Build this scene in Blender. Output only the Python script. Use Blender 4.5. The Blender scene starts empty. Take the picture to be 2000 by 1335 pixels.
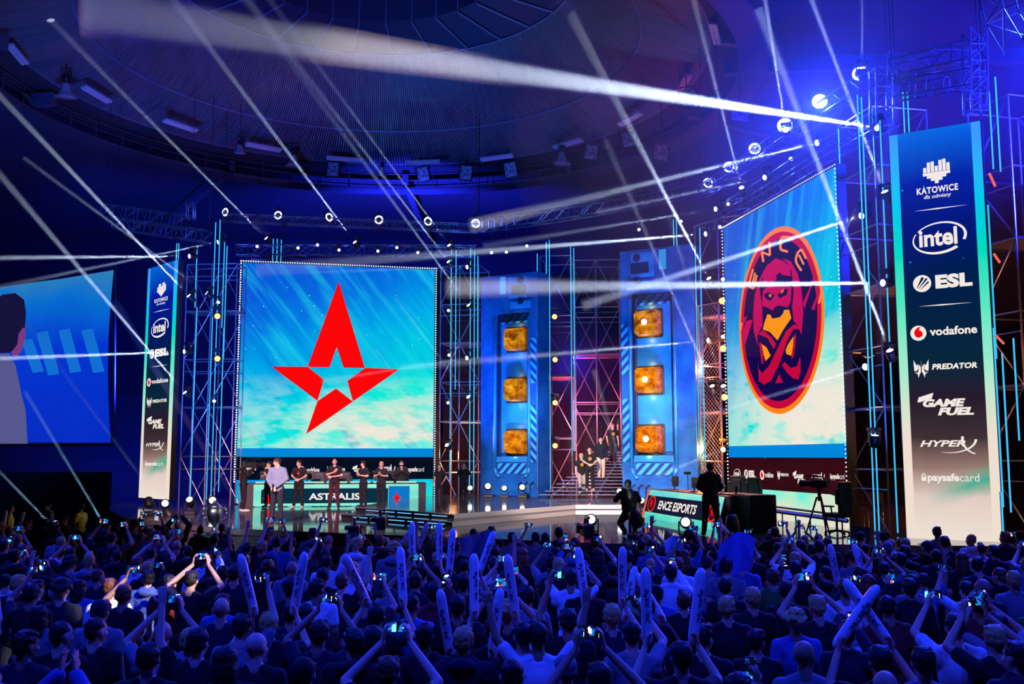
import bpy, bmesh, math, random
from mathutils import Vector, Matrix, Euler, noise
R = math.radians
SC = bpy.context.scene
COL = SC.collection
random.seed(11)

# ------------------------------------------------------------------ camera
FPX = 2000 * 35.0 / 36.0                 # focal length in pixels of the 2000 x 1335 frame
PITCH = math.atan(223.0 / FPX)
EYE = Vector((0, 0, 1.95))
cd = bpy.data.cameras.new('camera'); cam = bpy.data.objects.new('camera', cd); COL.objects.link(cam)
cd.lens = 35; cd.sensor_width = 36; cd.sensor_fit = 'HORIZONTAL'; cd.clip_end = 300; cd.clip_start = .2
cam.location = EYE; cam.rotation_euler = (R(90) + PITCH, 0, 0)
SC.camera = cam
SC.view_settings.view_transform = 'Standard'; SC.view_settings.look = 'None'
SC.view_settings.gamma = 1; SC.view_settings.exposure = 0; SC.view_settings.use_curve_mapping = False
try:
    cy = SC.cycles
    cy.max_bounces = 4; cy.diffuse_bounces = 2; cy.glossy_bounces = 3; cy.transmission_bounces = 2; cy.volume_bounces = 0
    cy.transparent_max_bounces = 6; cy.use_light_tree = True; cy.use_denoising = True; cy.caustics_reflective = False
    cy.caustics_refractive = False; cy.sample_clamp_indirect = 3; cy.use_adaptive_sampling = True; cy.adaptive_threshold = .02
except Exception:
    pass

def lin(c):
    c = c / 255.0
    return c / 12.92 if c <= .04045 else ((c + .055) / 1.055) ** 2.4
def rgb(r, g, b): return (lin(r), lin(g), lin(b), 1)

# ------------------------------------------------------------------ world, the hall's lamps and added fills
w = bpy.data.worlds.new('world'); SC.world = w; w.use_nodes = True
w.node_tree.nodes['Background'].inputs[0].default_value = (.01, .03, .55, 1)
w.node_tree.nodes['Background'].inputs[1].default_value = .03

def lamp(name, kind, loc, energy, color, target=None, size=.2, angle=40, blend=.5):
    d = bpy.data.lights.new(name, kind); o = bpy.data.objects.new(name, d); COL.objects.link(o)
    d.energy = energy; d.color = color; o.location = loc
    if kind == 'SPOT': d.spot_size = R(angle); d.spot_blend = blend; d.shadow_soft_size = size
    elif kind == 'AREA': d.size = size
    else: d.shadow_soft_size = size
    if target is not None:
        o.rotation_euler = (Vector(target) - Vector(loc)).to_track_quat('-Z', 'Y').to_euler()
    return o
BLUE = (.012, .035, 1.0)
# blue wash lamps in the roof over the audience
for k, (x, y, z, tx, ty, e) in enumerate([(-9, 5, 15, -6, 11, 7000), (0, 4, 16, 0, 11, 7000), (9, 5, 15, 6, 11, 7000),
                                       (-14, 22, 13, -6, 12, 14000), (13, 22, 13, 5, 11, 26000)]):
    lamp('house_wash', 'SPOT', (x, y, z), e, BLUE, (tx, ty, -.5), .5, 66, .9)
# front-of-house key lamps on the performers
lamp('front_key', 'SPOT', (-9, 2, 13), 105000, (1, .5, .62), (-8, 37, .8), .3, 17, .5)
lamp('front_key', 'SPOT', (-5, 2, 13), 130000, (1, .7, .62), (3.2, 40, 1.0), .3, 15, .5)
lamp('front_key', 'SPOT', (-14, 6, 9), 7000, (.75, .8, 1), (-6.9, 29, 1), .2, 12, .5)
# blue wash onto the stage set and the roof
lamp('stage_key', 'SPOT', (-7, 12, 15), 34000, (1, .9, .86), (2.5, 32, 0), .2, 22, .6)
lamp('set_wash', 'SPOT', (-1, 14, 15), 15000, (.06, .5, 1), (0, 42, 5), .4, 40, .8)
lamp('set_wash', 'SPOT', (7, 12, 15), 11000, (.06, .5, 1), (6.5, 37, 5), .4, 34, .8)
lamp('roof_wash', 'SPOT', (14, 20, 9), 42000, (.015, .02, 1), (6, 42, 17), .5, 90, .9)
lamp('roof_wash', 'SPOT', (-6, 51.5, 11), 40000, (.02, .03, 1), (-6, 60, 15), .5, 110, .9)
lamp('roof_wash', 'SPOT', (-12, 25, 4), 17000, (.04, .12, 1), (-12, 50, 19), .5, 80, .9)
lamp('white_spill', 'SPOT', (8, 5, 10), 26000, (1, .93, .8), (-4.2, 13.3, .6), .06, 3.2, .3)
lamp('white_spill', 'SPOT', (8, 4, 10), 24000, (1, .93, .8), (-4.55, 12.1, .55), .06, 2.4, .3)
lamp('back_fill', 'SPOT', (-17, 44, 6), 30000, (.01, .03, 1), (-27, 74, 9), .3, 95, .9)  # added blue fills that lift the dark walls and drapes at the back
lamp('back_fill', 'SPOT', (-30, 30, 4), 14000, (.02, .06, 1), (-34, 55, 16), .3, 100, .9)
lamp('back_fill', 'POINT', (3.0, 48.4, 6.5), 420, (.03, .03, 1), None, .2)
lamp('back_fill', 'POINT', (1.2, 48.4, 9.5), 300, (.02, .05, 1), None, .2)
lamp('tower_fill', 'SPOT', (-10.5, 33, 1.5), 5200, (.03, .15, 1), (-12.2, 40, 6), .15, 55, .7)  # added blue fills that brighten the scaffold towers
lamp('tower_fill', 'SPOT', (-4.0, 36, 1.2), 3600, (.03, .12, 1), (-2.6, 43.6, 6), .15, 45, .7)
lamp('tower_fill', 'SPOT', (8.4, 20, 1.5), 4200, (.03, .12, 1), (9.2, 26.5, 6), .15, 60, .7)
lamp('trophy_fill', 'SPOT', (-5, 18, 8), 5000, (.8, .9, 1), (-7.9, 26.8, .4), .1, 9, .5)  # added fill so the chrome cup does not stay dark
# warm lamps behind the scaffolds
for (x, y, z, e, c) in [(3.2, 45.5, 4, 900, (1, .08, .2)), (3.6, 46, 1.5, 700, (1, .12, .14)), (7.1, 37.0, 2.2, 1300, (1, .2, .02)), (7.3, 37.0, 5.2, 1100, (1, .14, .05)),
                        (6.95, 35.0, 2.6, 420, (1, .3, .06)), (7.0, 35.0, 5.6, 340, (1, .22, .08)), (-2.6, 44.5, 2, 420, (1, .4, .12)), (10.2, 28.5, 4, 220, (1, .25, .08)), (12.8, 22.5, 3.2, 260, (1, .4, .1))]:
    lamp('warm_lamp', 'POINT', (x, y, z), e, c, None, .15)

# ------------------------------------------------------------------ helpers
def ray(u, v):
    a = (u - 1000) / FPX; b = (667.5 - v) / FPX
    return Vector((a, math.cos(PITCH) - b * math.sin(PITCH), math.sin(PITCH) + b * math.cos(PITCH)))
def P(u, v, Y):                                        # where the sight line meets the depth Y
    d = ray(u, v); return EYE + d * (Y / d.y)
def G(u, v, z=0):                                      # where the sight line meets a floor
    d = ray(u, v); return EYE + d * ((z - EYE.z) / d.z)

MATS = {}
def node_mat(name):
    m = bpy.data.materials.new(name); m.use_nodes = True; m.node_tree.nodes.clear()
    return m
class NT:
    def __init__(s, m): s.t = m.node_tree; s.m = m
    def n(s, typ, props=None, **inp):
        k = s.t.nodes.new(typ)
        for a, b in (props or {}).items(): setattr(k, a, b)
        for key, val in inp.items():
            s.set(k, int(key[1:]) if key[0] == 'i' and key[1:].isdigit() else key.replace('_', ' '), val)
        return k
    def set(s, k, idx, val):
        sock = k.inputs[idx]
        if isinstance(val, bpy.types.NodeSocket): s.t.links.new(val, sock)
        elif isinstance(val, bpy.types.Node): s.t.links.new(val.outputs[0], sock)
        else: sock.default_value = val
    def math(s, op, a, b=0.0, c=0.0): return s.n('ShaderNodeMath', {'operation': op}, i0=a, i1=b, i2=c).outputs[0]
    def ramp(s, fac, stops, interp='LINEAR'):
        k = s.n('ShaderNodeValToRGB'); cr = k.color_ramp; cr.interpolation = interp
        while len(cr.elements) < len(stops): cr.elements.new(.5)
        for e, (p, c) in zip(cr.elements, stops): e.position = p; e.color = c
        s.set(k, 0, fac); return k.outputs[0]
    def mix(s, fac, a, b, mode='MIX'):
        k = s.n('ShaderNodeMixRGB', {'blend_type': mode}, i0=fac, i1=a, i2=b); return k.outputs[0]
    def noise(s, vec, scale=5, detail=3, rough=.5): return s.n('ShaderNodeTexNoise', None, Vector=vec, Scale=scale, Detail=detail, Roughness=rough).outputs['Fac']
    def out(s, sh, vol=False):
        o = s.n('ShaderNodeOutputMaterial'); s.t.links.new(sh if isinstance(sh, bpy.types.NodeSocket) else sh.outputs[0], o.inputs[1 if vol else 0])
    def obj(s):
        tc = s.n('ShaderNodeTexCoord'); return tc.outputs['Object']
    def sep(s, v):
        k = s.n('ShaderNodeSeparateXYZ', None, i0=v); return k.outputs
    def comb(s, x, y, z): return s.n('ShaderNodeCombineXYZ', None, i0=x, i1=y, i2=z).outputs[0]

def mat(name, col, rough=.6, metal=0, grain=.15, scale=14, bump=0, spec=.5, coat=0):
    if name in MATS: return MATS[name]
    m = node_mat(name); t = NT(m); v = t.obj()
    f = t.noise(v, scale, 4, .6)
    c = t.mix(f, tuple(x * (1 - grain) for x in col[:3]) + (1,), tuple(min(1, x * (1 + grain)) for x in col[:3]) + (1,))
    b = t.n('ShaderNodeBsdfPrincipled', None, Base_Color=c, Roughness=rough, Metallic=metal)
    b.inputs['Specular IOR Level'].default_value = spec
    b.inputs['Coat Weight'].default_value = coat
    if bump:
        bm_ = t.n('ShaderNodeBump', None, Strength=bump, Distance=.02, Height=f); t.t.links.new(bm_.outputs[0], b.inputs['Normal'])
    t.out(b); MATS[name] = m; return m
def glow(name, col, strength=1.0, sample=False):
    if name in MATS: return MATS[name]
    m = node_mat(name); t = NT(m)
    t.out(t.n('ShaderNodeEmission', None, Color=col, Strength=strength))
    try: m.cycles.emission_sampling = 'AUTO' if sample else 'NONE'
    except Exception: pass
    MATS[name] = m; return m

class MB:
    """collects shapes for ONE mesh"""
    def __init__(s): s.v = []; s.f = []; s.mi = []; s.cur = 0
    def add(s, vs, fs):
        o = len(s.v); s.v += [tuple(x) for x in vs]
        for f in fs: s.f.append(tuple(i + o for i in f)); s.mi.append(s.cur)
        return s
    def box(s, x0, x1, y0, y1, z0, z1):
        v = [(x, y, z) for x in (x0, x1) for y in (y0, y1) for z in (z0, z1)]
        return s.add(v, [(0, 1, 3, 2), (4, 6, 7, 5), (0, 4, 5, 1), (2, 3, 7, 6), (0, 2, 6, 4), (1, 5, 7, 3)])
    def bbox(s, x0, x1, y0, y1, z0, z1, b=.02):       # box with chamfered edges
        bm = bmesh.new(); bmesh.ops.create_cube(bm, size=1)
        for v in bm.verts: v.co = Vector(((x0 + x1) / 2 + v.co.x * (x1 - x0), (y0 + y1) / 2 + v.co.y * (y1 - y0), (z0 + z1) / 2 + v.co.z * (z1 - z0)))
        bmesh.ops.bevel(bm, geom=bm.edges[:], offset=b, segments=2, affect='EDGES', profile=.5)
        bm.verts.index_update(); s.add([v.co[:] for v in bm.verts], [[v.index for v in f.verts] for f in bm.faces]); bm.free(); return s
    def tube(s, a, b, r0, r1=None, n=8, cap=True):
        a = Vector(a); b = Vector(b); r1 = r0 if r1 is None else r1
        d = (b - a); q = d.to_track_quat('Z', 'Y')
        vs = []
        for p, r in ((a, r0), (b, r1)):
            for k in range(n):
                t = 2 * math.pi * k / n; vs.append(p + q @ Vector((r * math.cos(t), r * math.sin(t), 0)))
        fs = [(k, (k + 1) % n, n + (k + 1) % n, n + k) for k in range(n)]
        if cap: fs += [tuple(range(n))[::-1], tuple(range(n, 2 * n))]
        return s.add(vs, fs)
    def path(s, pts, r, n=6):
        for a, b in zip(pts, pts[1:]): s.tube(a, b, r, r, n)
        return s
    def lathe(s, prof, o=(0, 0, 0), n=16, M=None):
        vs = []; fs = []
        for (r, z) in prof:
            for k in range(n):
                t = 2 * math.pi * k / n; p = Vector((r * math.cos(t), r * math.sin(t), z))
                vs.append((M @ p if M else p) + Vector(o))
        for i in range(len(prof) - 1):
            for k in range(n): fs.append((i * n + k, i * n + (k + 1) % n, (i + 1) * n + (k + 1) % n, (i + 1) * n + k))
        fs.append(tuple(range(n))[::-1]); fs.append(tuple((len(prof) - 1) * n + k for k in range(n)))
        return s.add(vs, fs)
    def ell(s, c, rx, ry, rz, M=None, nu=12, nv=8):
        vs = []; fs = []; c = Vector(c)
        for i in range(nv + 1):
            ph = math.pi * i / nv
            for k in range(nu):
                t = 2 * math.pi * k / nu
                p = Vector((rx * math.sin(ph) * math.cos(t), ry * math.sin(ph) * math.sin(t), rz * math.cos(ph)))
                vs.append(c + (M @ p if M else p))
        for i in range(nv):
            for k in range(nu): fs.append((i * nu + k, (i + 1) * nu + k, (i + 1) * nu + (k + 1) % nu, i * nu + (k + 1) % nu))
        return s.add(vs, fs)
    def prism(s, poly, z0, z1):                        # polygon in xy between two heights
        n = len(poly); A = sum(poly[i][0] * poly[(i + 1) % n][1] - poly[(i + 1) % n][0] * poly[i][1] for i in range(n))
        if A < 0: poly = poly[::-1]
        vs = [(p[0], p[1], z0) for p in poly] + [(p[0], p[1], z1) for p in poly]
        return s.add(vs, [tuple(range(n))[::-1], tuple(range(n, 2 * n))] + [(i, (i + 1) % n, n + (i + 1) % n, n + i) for i in range(n)])
    def plate(s, poly, y0, y1):                        # polygon in xz, thick along y (front at y0)
        n = len(poly); A = sum(poly[i][0] * poly[(i + 1) % n][1] - poly[(i + 1) % n][0] * poly[i][1] for i in range(n))
        if A < 0: poly = poly[::-1]
        vs = [(p[0], y0, p[1]) for p in poly] + [(p[0], y1, p[1]) for p in poly]
        return s.add(vs, [tuple(range(n)), tuple(range(n, 2 * n))[::-1]] + [(i, n + i, n + (i + 1) % n, (i + 1) % n) for i in range(n)])
    def quad(s, a, b, c, d): return s.add([a, b, c, d], [(0, 1, 2, 3)])
    def mesh(s, name, m, smooth=False):
        me = bpy.data.meshes.new(name); me.from_pydata(s.v, [], s.f)
        for x in (m if isinstance(m, (list, tuple)) else [m]): me.materials.append(x)
        if any(s.mi): me.polygons.foreach_set('material_index', s.mi)
        if smooth: me.polygons.foreach_set('use_smooth', [True] * len(s.f))
        me.update(); return me
    def build(s, name, m, parent=None, smooth=False):
        o = bpy.data.objects.new(name, s.mesh(name, m, smooth)); COL.objects.link(o)
        if parent is not None: o.parent = parent
        return o

def tag(o, label=None, cat=None, group=None, kind=None):
    if label: o['label'] = label
    if cat: o['category'] = cat
    if group: o['group'] = group
    if kind: o['kind'] = kind
    return o
def thing(name, label, cat, loc=(0, 0, 0), rotz=0, group=None):
    o = bpy.data.objects.new(name, None); COL.objects.link(o); o.empty_display_size = .2
    o.location = loc; o.rotation_euler = (0, 0, rotz)
    return tag(o, label, cat, group)
def child(src, name, parent, M=None):
    c = src.copy(); c.name = name; COL.objects.link(c); c.parent = parent
    if M is not None: c.matrix_local = M
    return c
def copy_tree(o, parent=None):
    c = o.copy(); COL.objects.link(c); c.parent = parent
    for ch in o.children: copy_tree(ch, c)
    return c
_tube_mesh = {}
def rod(name, a, b, r, m, parent):                     # a straight bar as its own object, sharing one mesh per material
    a = Vector(a); b = Vector(b)
    key = m.name
    if key not in _tube_mesh: _tube_mesh[key] = MB().tube((0, 0, 0), (0, 0, 1), 1, 1, 8).mesh('tube_' + key, m)
    o = bpy.data.objects.new(name, _tube_mesh[key]); COL.objects.link(o); o.parent = parent
    d = b - a
    o.matrix_local = Matrix.LocRotScale(a, d.to_track_quat('Z', 'Y'), Vector((r, r, d.length)))
    return o

TS = bpy.data.scenes.new('workbench')                  # a spare scene where modifiers and lettering are turned into meshes
def bench_graph():
    with bpy.context.temp_override(scene=TS, view_layer=TS.view_layers[0]):
        dg = bpy.context.evaluated_depsgraph_get(); dg.update(); return dg

# common materials
M_BLACK = mat('black paint', rgb(14, 14, 18), .5)
M_DARK = mat('dark metal', rgb(40, 40, 48), .4, .6)
M_STEEL = mat('galvanised steel', rgb(150, 150, 160), .35, .7, .2, 30)
M_TRUSS = mat('aluminium truss', rgb(120, 122, 135), .35, .7, .15, 20)
M_CABLE = mat('black cable', rgb(12, 12, 14), .7)
M_WHITEP = mat('white plastic', rgb(200, 198, 205), .5)
M_LENS = glow('hot lens', (1, .98, .95, 1), 3.0)
M_WARM = glow('warm lens', (1, .5, .15, 1), 2.5)
M_RING = glow('ring light', (.75, .8, 1, 1), 2.2)
M_TUBE = glow('cyan led tube', rgb(60, 190, 255), 1.1)
M_TUBE2 = glow('pink led tube', rgb(255, 110, 90), .9)
M_PRINT = glow('lit white lettering', rgb(244, 234, 226), 1.0)
# ------------------------------------------------------------------ the hall
m_floor = mat('hall floor', rgb(28, 28, 34), .55, 0, .25, 6)
m_wall = mat('dark hall wall', rgb(34, 34, 48), .85, 0, .3, 3)
m_ceil = mat('dark ceiling', rgb(52, 52, 66), .9, 0, .35, 2)
tag(MB().quad((-45, -8, -1.35), (32, -8, -1.35), (32, 74, -1.35), (-45, 74, -1.35)).build('floor', m_floor), kind='structure')
tag(MB().box(-45, 32, 74, 74.4, -1.35, 18.2).build('wall_back', m_wall), kind='structure')
tag(MB().box(-45.4, -45, -8, 74, -1.35, 18.2).build('wall_left', m_wall), kind='structure')
tag(MB().box(32, 32.4, -8, 74, -1.35, 18.2).build('wall_right', m_wall), kind='structure')
# ceiling slab with the round opening
RC = Vector((-6, 39.7)); RR = 14.0
mb = MB(); n = 96
ring = [(RC.x + RR * math.cos(2 * math.pi * k / n), RC.y + RR * math.sin(2 * math.pi * k / n)) for k in range(n)]
outer = []
for k in range(n):
    a = 2 * math.pi * k / n; c, s_ = math.cos(a), math.sin(a)
    sx = (32 - RC.x) / c if c > 1e-9 else ((-45 - RC.x) / c if c < -1e-9 else 1e9)
    sy = (74 - RC.y) / s_ if s_ > 1e-9 else ((-8 - RC.y) / s_ if s_ < -1e-9 else 1e9)
    q = min(sx, sy); outer.append((RC.x + c * q, RC.y + s_ * q))
mb.add([(x, y, 17.95) for x, y in ring] + [(x, y, 18.2) for x, y in outer], [(k, n + k, n + (k + 1) % n, (k + 1) % n) for k in range(n)])
tag(mb.build('ceiling', m_ceil), kind='structure')
# wire curtain: a narrowing cone of hanging wires inside the opening (one fine-striped surface), hoops, dome
m = node_mat('curtain of fine wires'); t = NT(m); v = t.obj(); sx, sy, sz = t.sep(v)
ang = t.math('ARCTAN2', sy, sx)
st = t.math('SINE', t.math('MULTIPLY', ang, 620.0))
nz = t.noise(t.comb(t.math('MULTIPLY', ang, 60.0), t.math('MULTIPLY', sz, .35), 0.0), 3, 3, .7)
fac = t.math('MULTIPLY', t.math('POWER', t.math('ADD', t.math('MULTIPLY', st, .5), .5), 2.0), t.math('POWER', nz, 1.3))
c = t.mix(fac, rgb(22, 26, 52), rgb(225, 225, 240))
t.out(t.n('ShaderNodeBsdfPrincipled', None, Base_Color=c, Roughness=.5))
cur = MB(); n = 192; prof = [(14.0, 0), (12.6, .42), (11.3, 1.05), (9.9, 2.3), (8.8, 4.2)]
vs = []; fs = []
for r, z in prof:
    for k in range(n):
        a = 2 * math.pi * k / n; vs.append((r * math.cos(a), r * math.sin(a), z))
for i in range(len(prof) - 1):
    for k in range(n): fs.append((i * n + k, (i + 1) * n + k, (i + 1) * n + (k + 1) % n, i * n + (k + 1) % n))
cur.add(vs, fs)
curtain = thing('wire_curtain', 'great round curtain of fine hanging wires in the roof opening', 'curtain', (RC.x, RC.y, 17.95))
cur.build('wires', m, curtain, True)
m_hoop = mat('pale hoop', rgb(120, 130, 170), .5, .3)
for (r, z) in ((13.95, .05), (11.28, 1.03), (8.8, 4.18)):
    h = MB(); pts = [(r * math.cos(2 * math.pi * k / 96), r * math.sin(2 * math.pi * k / 96), z) for k in range(97)]
    h.path(pts, .045, 5); h.build('hoop', m_hoop, curtain)
dome = MB(); n = 48
dome.add([(8.8 * math.cos(2 * math.pi * k / n), 8.8 * math.sin(2 * math.pi * k / n), 0) for k in range(n)] + [(5.6 * math.cos(2 * math.pi * k / n), 5.6 * math.sin(2 * math.pi * k / n), .3) for k in range(n)]
         + [(5.6 * math.cos(2 * math.pi * k / n), 5.6 * math.sin(2 * math.pi * k / n), 1.5) for k in range(n)] + [(0, 0, 2.4)],
         [(k, n + k, n + (k + 1) % n, (k + 1) % n) for k in range(n)] + [(n + k, 2 * n + k, 2 * n + (k + 1) % n, n + (k + 1) % n) for k in range(n)] + [(2 * n + k, 3 * n, 2 * n + (k + 1) % n) for k in range(n)])
d_ = dome.build('ceiling_dome', mat('dome panels', rgb(40, 46, 84), .8), None); d_.location = (RC.x, RC.y, 22.2); tag(d_, kind='structure')
rib = MB()
for k in range(28):
    a = 2 * math.pi * k / 28
    rib.tube((8.7 * math.cos(a), 8.7 * math.sin(a), -.05), (5.6 * math.cos(a), 5.6 * math.sin(a), .22), .05, .05, 5)
    rib.tube((5.58 * math.cos(a), 5.58 * math.sin(a), .22), (5.58 * math.cos(a), 5.58 * math.sin(a), 1.5), .04, .04, 5)
rb = rib.build('ceiling_ribs', mat('dome ribs', rgb(110, 120, 170), .5, .3)); rb.location = (RC.x, RC.y, 22.15); tag(rb, kind='structure')
# a curved catwalk under the ceiling round the opening
cw = MB(); n = 120; vs = []; fs = []
for (r, z) in ((15.0, -.75), (16.1, -.75), (16.1, -.62), (15.0, -.62)):
    for k in range(n): a = 2 * math.pi * k / n; vs.append((r * math.cos(a), r * math.sin(a), z))
for i in range(4):
    j = (i + 1) % 4
    for k in range(n): fs.append((i * n + k, i * n + (k + 1) % n, j * n + (k + 1) % n, j * n + k))
cw.add(vs, fs)
for r in (15.05, 16.05):
    for z in (-.2, .15):
        cw.path([(r * math.cos(2 * math.pi * k / 90), r * math.sin(2 * math.pi * k / 90), z) for k in range(91)], .03, 4)
    for k in range(60):
        a = 2 * math.pi * k / 60; cw.tube((r * math.cos(a), r * math.sin(a), -.7), (r * math.cos(a), r * math.sin(a), .18), .025, .025, 4)
cwo = cw.build('ceiling_catwalk', mat('catwalk', rgb(60, 60, 78), .7), None); cwo.location = (RC.x, RC.y, 17.6); tag(cwo, kind='structure')
# roof beams
for k, (a, b) in enumerate([((-40, 20), (-19, 36)), ((-38, 45), (-20, 42)), ((-26, 70), (-15, 52)), ((-6, 73), (-6, 54.5)), ((12, 72), (3, 52)), ((30, 58), (8, 43.5)), ((31, 36), (8.5, 38.5)), ((28, 12), (6, 31))]):
    o = MB(); A = Vector((a[0], a[1], 17.7)); B = Vector((b[0], b[1], 17.7)); dn = (B - A).normalized(); sdv = Vector((-dn.y, dn.x, 0)) * .18; up = Vector((0, 0, .55))
    o.add([A - sdv - up, A + sdv - up, A + sdv, A - sdv, B - sdv - up, B + sdv - up, B + sdv, B - sdv], [(0, 1, 2, 3), (7, 6, 5, 4), (0, 4, 5, 1), (1, 5, 6, 2), (2, 6, 7, 3), (3, 7, 4, 0)])
    tag(o.build('ceiling_beam', mat('roof beam', rgb(70, 72, 96), .7)), kind='structure')
# tribune along the back and left (dark seat steps)
tr = MB()
for k in range(9): tr.box(-44, 30, 58 + k * 1.4, 59.4 + k * 1.4, -1.35, .2 + k * .75)
tag(tr.build('wall_tribune', m_wall), kind='structure')
tag(MB().box(-44, -19.2, 47.9, 48.2, -1.35, 1.2).build('wall_barrier', mat('black barrier', rgb(18, 18, 26), .7)), kind='structure')

# ceiling luminaires round the ring, flood lamps
m_lum = mat('grey luminaire', rgb(190, 186, 200), .5, 0, .05)
m_diff = mat('unlit diffuser', rgb(215, 205, 220), .4, 0, .05)
proto = thing('strip_light', 'x', 'light')
MB().bbox(-.95, .95, -.16, .16, .03, .14, .02).build('housing', m_lum, proto)
b_ = MB(); b_.bbox(-.9, .9, -.13, -.03, 0, .05, .015); b_.bbox(-.9, .9, .03, .13, 0, .05, .015); b_.build('diffuser', m_diff, proto)
LUMP = [(35, 110), (190, 188), (353, 248), (515, 290), (673, 313), (826, 319), (970, 310), (1108, 283), (1230, 235), (1335, 165), (1396, 70)]
WHERE = ['at the left frame edge', 'left of the big bell floodlight on the left', 'third along the ring from the left edge', 'left of the bell floodlight above star screen',
         'right of the bell floodlight above the star screen', 'at the lowest middle of the ring', 'above the gap right of star screen', 'beside the orange tag on the right of the ring',
         'above the two lone square floodlights on the right', 'crossed by the widest white beam', 'highest on the right side of the ring']
for k, (u, v) in enumerate(LUMP):
    p = G(u, v, 17.55); o = proto if k == 0 else copy_tree(proto)
    o['label'] = 'unlit strip light on roof ring, ' + WHERE[k]; o['group'] = 'strip lights round the roof opening'
    a = math.atan2(p.y - RC.y, p.x - RC.x); o.location = p; o.rotation_euler = (R(14), 0, a + math.pi / 2)
    h = MB().tube((-.6, 0, .14), (-.6, 0, .45), .015).tube((.6, 0, .14), (.6, 0, .45), .015).build('hanger', M_DARK, o)
def on_ring(u, v, r):                                  # far meeting point of a sight line with a cylinder round the opening
    d = ray(u, v); ax, ay = EYE.x - RC.x, EYE.y - RC.y; a = d.x ** 2 + d.y ** 2; b = ax * d.x + ay * d.y; c = ax * ax + ay * ay - r * r
    return EYE + d * ((-b + math.sqrt(max(0, b * b - a * c))) / a)
def copy_lamp(o):
    c = o.copy(); COL.objects.link(c)
    for ch in o.children:
        if not ch.name.startswith('drop_pipe'): copy_tree(ch, c)
    return c
def drop_pipe(o, top):                                 # a thin pipe that hangs a lamp from the ceiling slab
    M_ = o.matrix_basis; a = M_ @ top; b = Vector((a.x, a.y, 18.15))
    if b.z > a.z + .05: MB().tube(M_.inverted() @ a, M_.inverted() @ b, .022).build('drop_pipe', M_DARK, o)
bell = thing('bell_floodlight', 'x', 'light')
MB().lathe([(.12, .62), (.17, .5), (.2, .3), (.34, .1), (.46, 0), (.44, -.02), (.3, .1)], n=20).build('reflector', mat('bell aluminium', rgb(185, 180, 190), .35, .5), bell, True)
MB().lathe([(.14, .62), (.15, .9), (.1, .95)], n=14).build('ballast_housing', M_DARK, bell, True)
MB().path([(-.2, 0, .75), (-.2, 0, 1.2), (.2, 0, 1.2), (.2, 0, .75)], .02).build('bracket', M_DARK, bell)
for k, (u, v, tl, lab) in enumerate([(128, 190, .2, 'at the far left of the roof ring'), (573, 325, .15, 'above the star screen'), (1097, 320, .1, 'above the blue columns'), (1424, 88, .35, 'at the top right of the ring'), (468, 298, .5, 'small tilted one near the strip lights left of centre'), (745, 340, .6, 'tilted one between square floodlights above the star screen')]):
    o = bell if k == 0 else copy_lamp(bell)
    o.location = on_ring(u, v, 12.6) if u < 1300 else P(u, v, 36.5); o.rotation_euler = (tl, 0, .3)
    if k > 3: o.scale = (.7, .7, .7)
    drop_pipe(o, Vector((0, 0, 1.2)))
    o['label'] = 'grey bell shaped floodlight hanging ' + lab; o['group'] = 'bell floodlights'
sq = thing('square_floodlight', 'x', 'light')
MB().bbox(-.36, .36, .04, .22, -.42, .42, .03).build('housing', M_DARK, sq)
m = node_mat('floodlight glass'); t = NT(m); v = t.obj()
f = t.n('ShaderNodeTexVoronoi', None, Vector=v, Scale=7).outputs['Distance']
t.out(t.n('ShaderNodeBsdfPrincipled', None, Base_Color=t.ramp(f, [(0, rgb(60, 80, 120)), (.5, rgb(160, 165, 190)), (1, rgb(230, 225, 240))]), Roughness=.2, Metallic=.4)); M_FGL = m
MB().bbox(-.31, .31, .0, .05, -.37, .37, .02).build('glass', m, sq)
MB().path([(-.4, .12, 0), (-.4, .12, .62), (.4, .12, .62), (.4, .12, 0)], .02).build('bracket', M_DARK, sq)
for k, (u, v, rx, lab) in enumerate([(650, 330, .2, 'left of the row above the star screen'), (826, 340, .25, 'middle of the row above the star screen'), (910, 337, .2, 'right of the row above the star screen'), (997, 331, .2, 'right of the bell floodlights, above the first blue column'),
                                     (1155, 296, -.1, 'beside the orange tag on the ring'), (1229, 271, -.2, 'pinkish one high right on the ring'), (1291, 296, -.15, 'by itself right of the pinkish one'), (1348, 190, -.3, 'behind the widest white beam'), (1446, 218, -.2, 'right of the widest beam near the glowing rings')]):
    o = sq if k == 0 else copy_lamp(sq)
    o.location = on_ring(u, v, 13.3) if u < 1400 else P(u, v, 36); o.rotation_euler = (rx, .15 * (-1) ** k, -.1 + .1 * (u - 900) / 300)
    drop_pipe(o, Vector((0, .12, .62)))
    o['label'] = 'square glass-fronted floodlight, ' + lab; o['group'] = 'square floodlights under the roof'
# ------------------------------------------------------------------ flat wall helper: a frame with x along, z up, front towards -y
class Wall:
    def __init__(s, u0, Y0, u1, Y1, vref, z0):
        A = P(u0, vref, Y0); B = P(u1, vref, Y1); A.z = B.z = z0
        s.A = A; s.d = (B - A); s.w = s.d.length; s.d.normalize(); s.rot = math.atan2(s.d.y, s.d.x); s.n = Vector((s.d.y, -s.d.x, 0))
    def S(s, u, v):                                   # a sight line's point on this wall, in its own (x, z)
        r = ray(u, v); k = (s.A - EYE).dot(s.n) / r.dot(s.n); p = EYE + r * k - s.A
        return (p.dot(s.d), p.z)
    def W(s, x, y, z): return s.A + s.d * x - s.n * y + Vector((0, 0, z))

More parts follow.
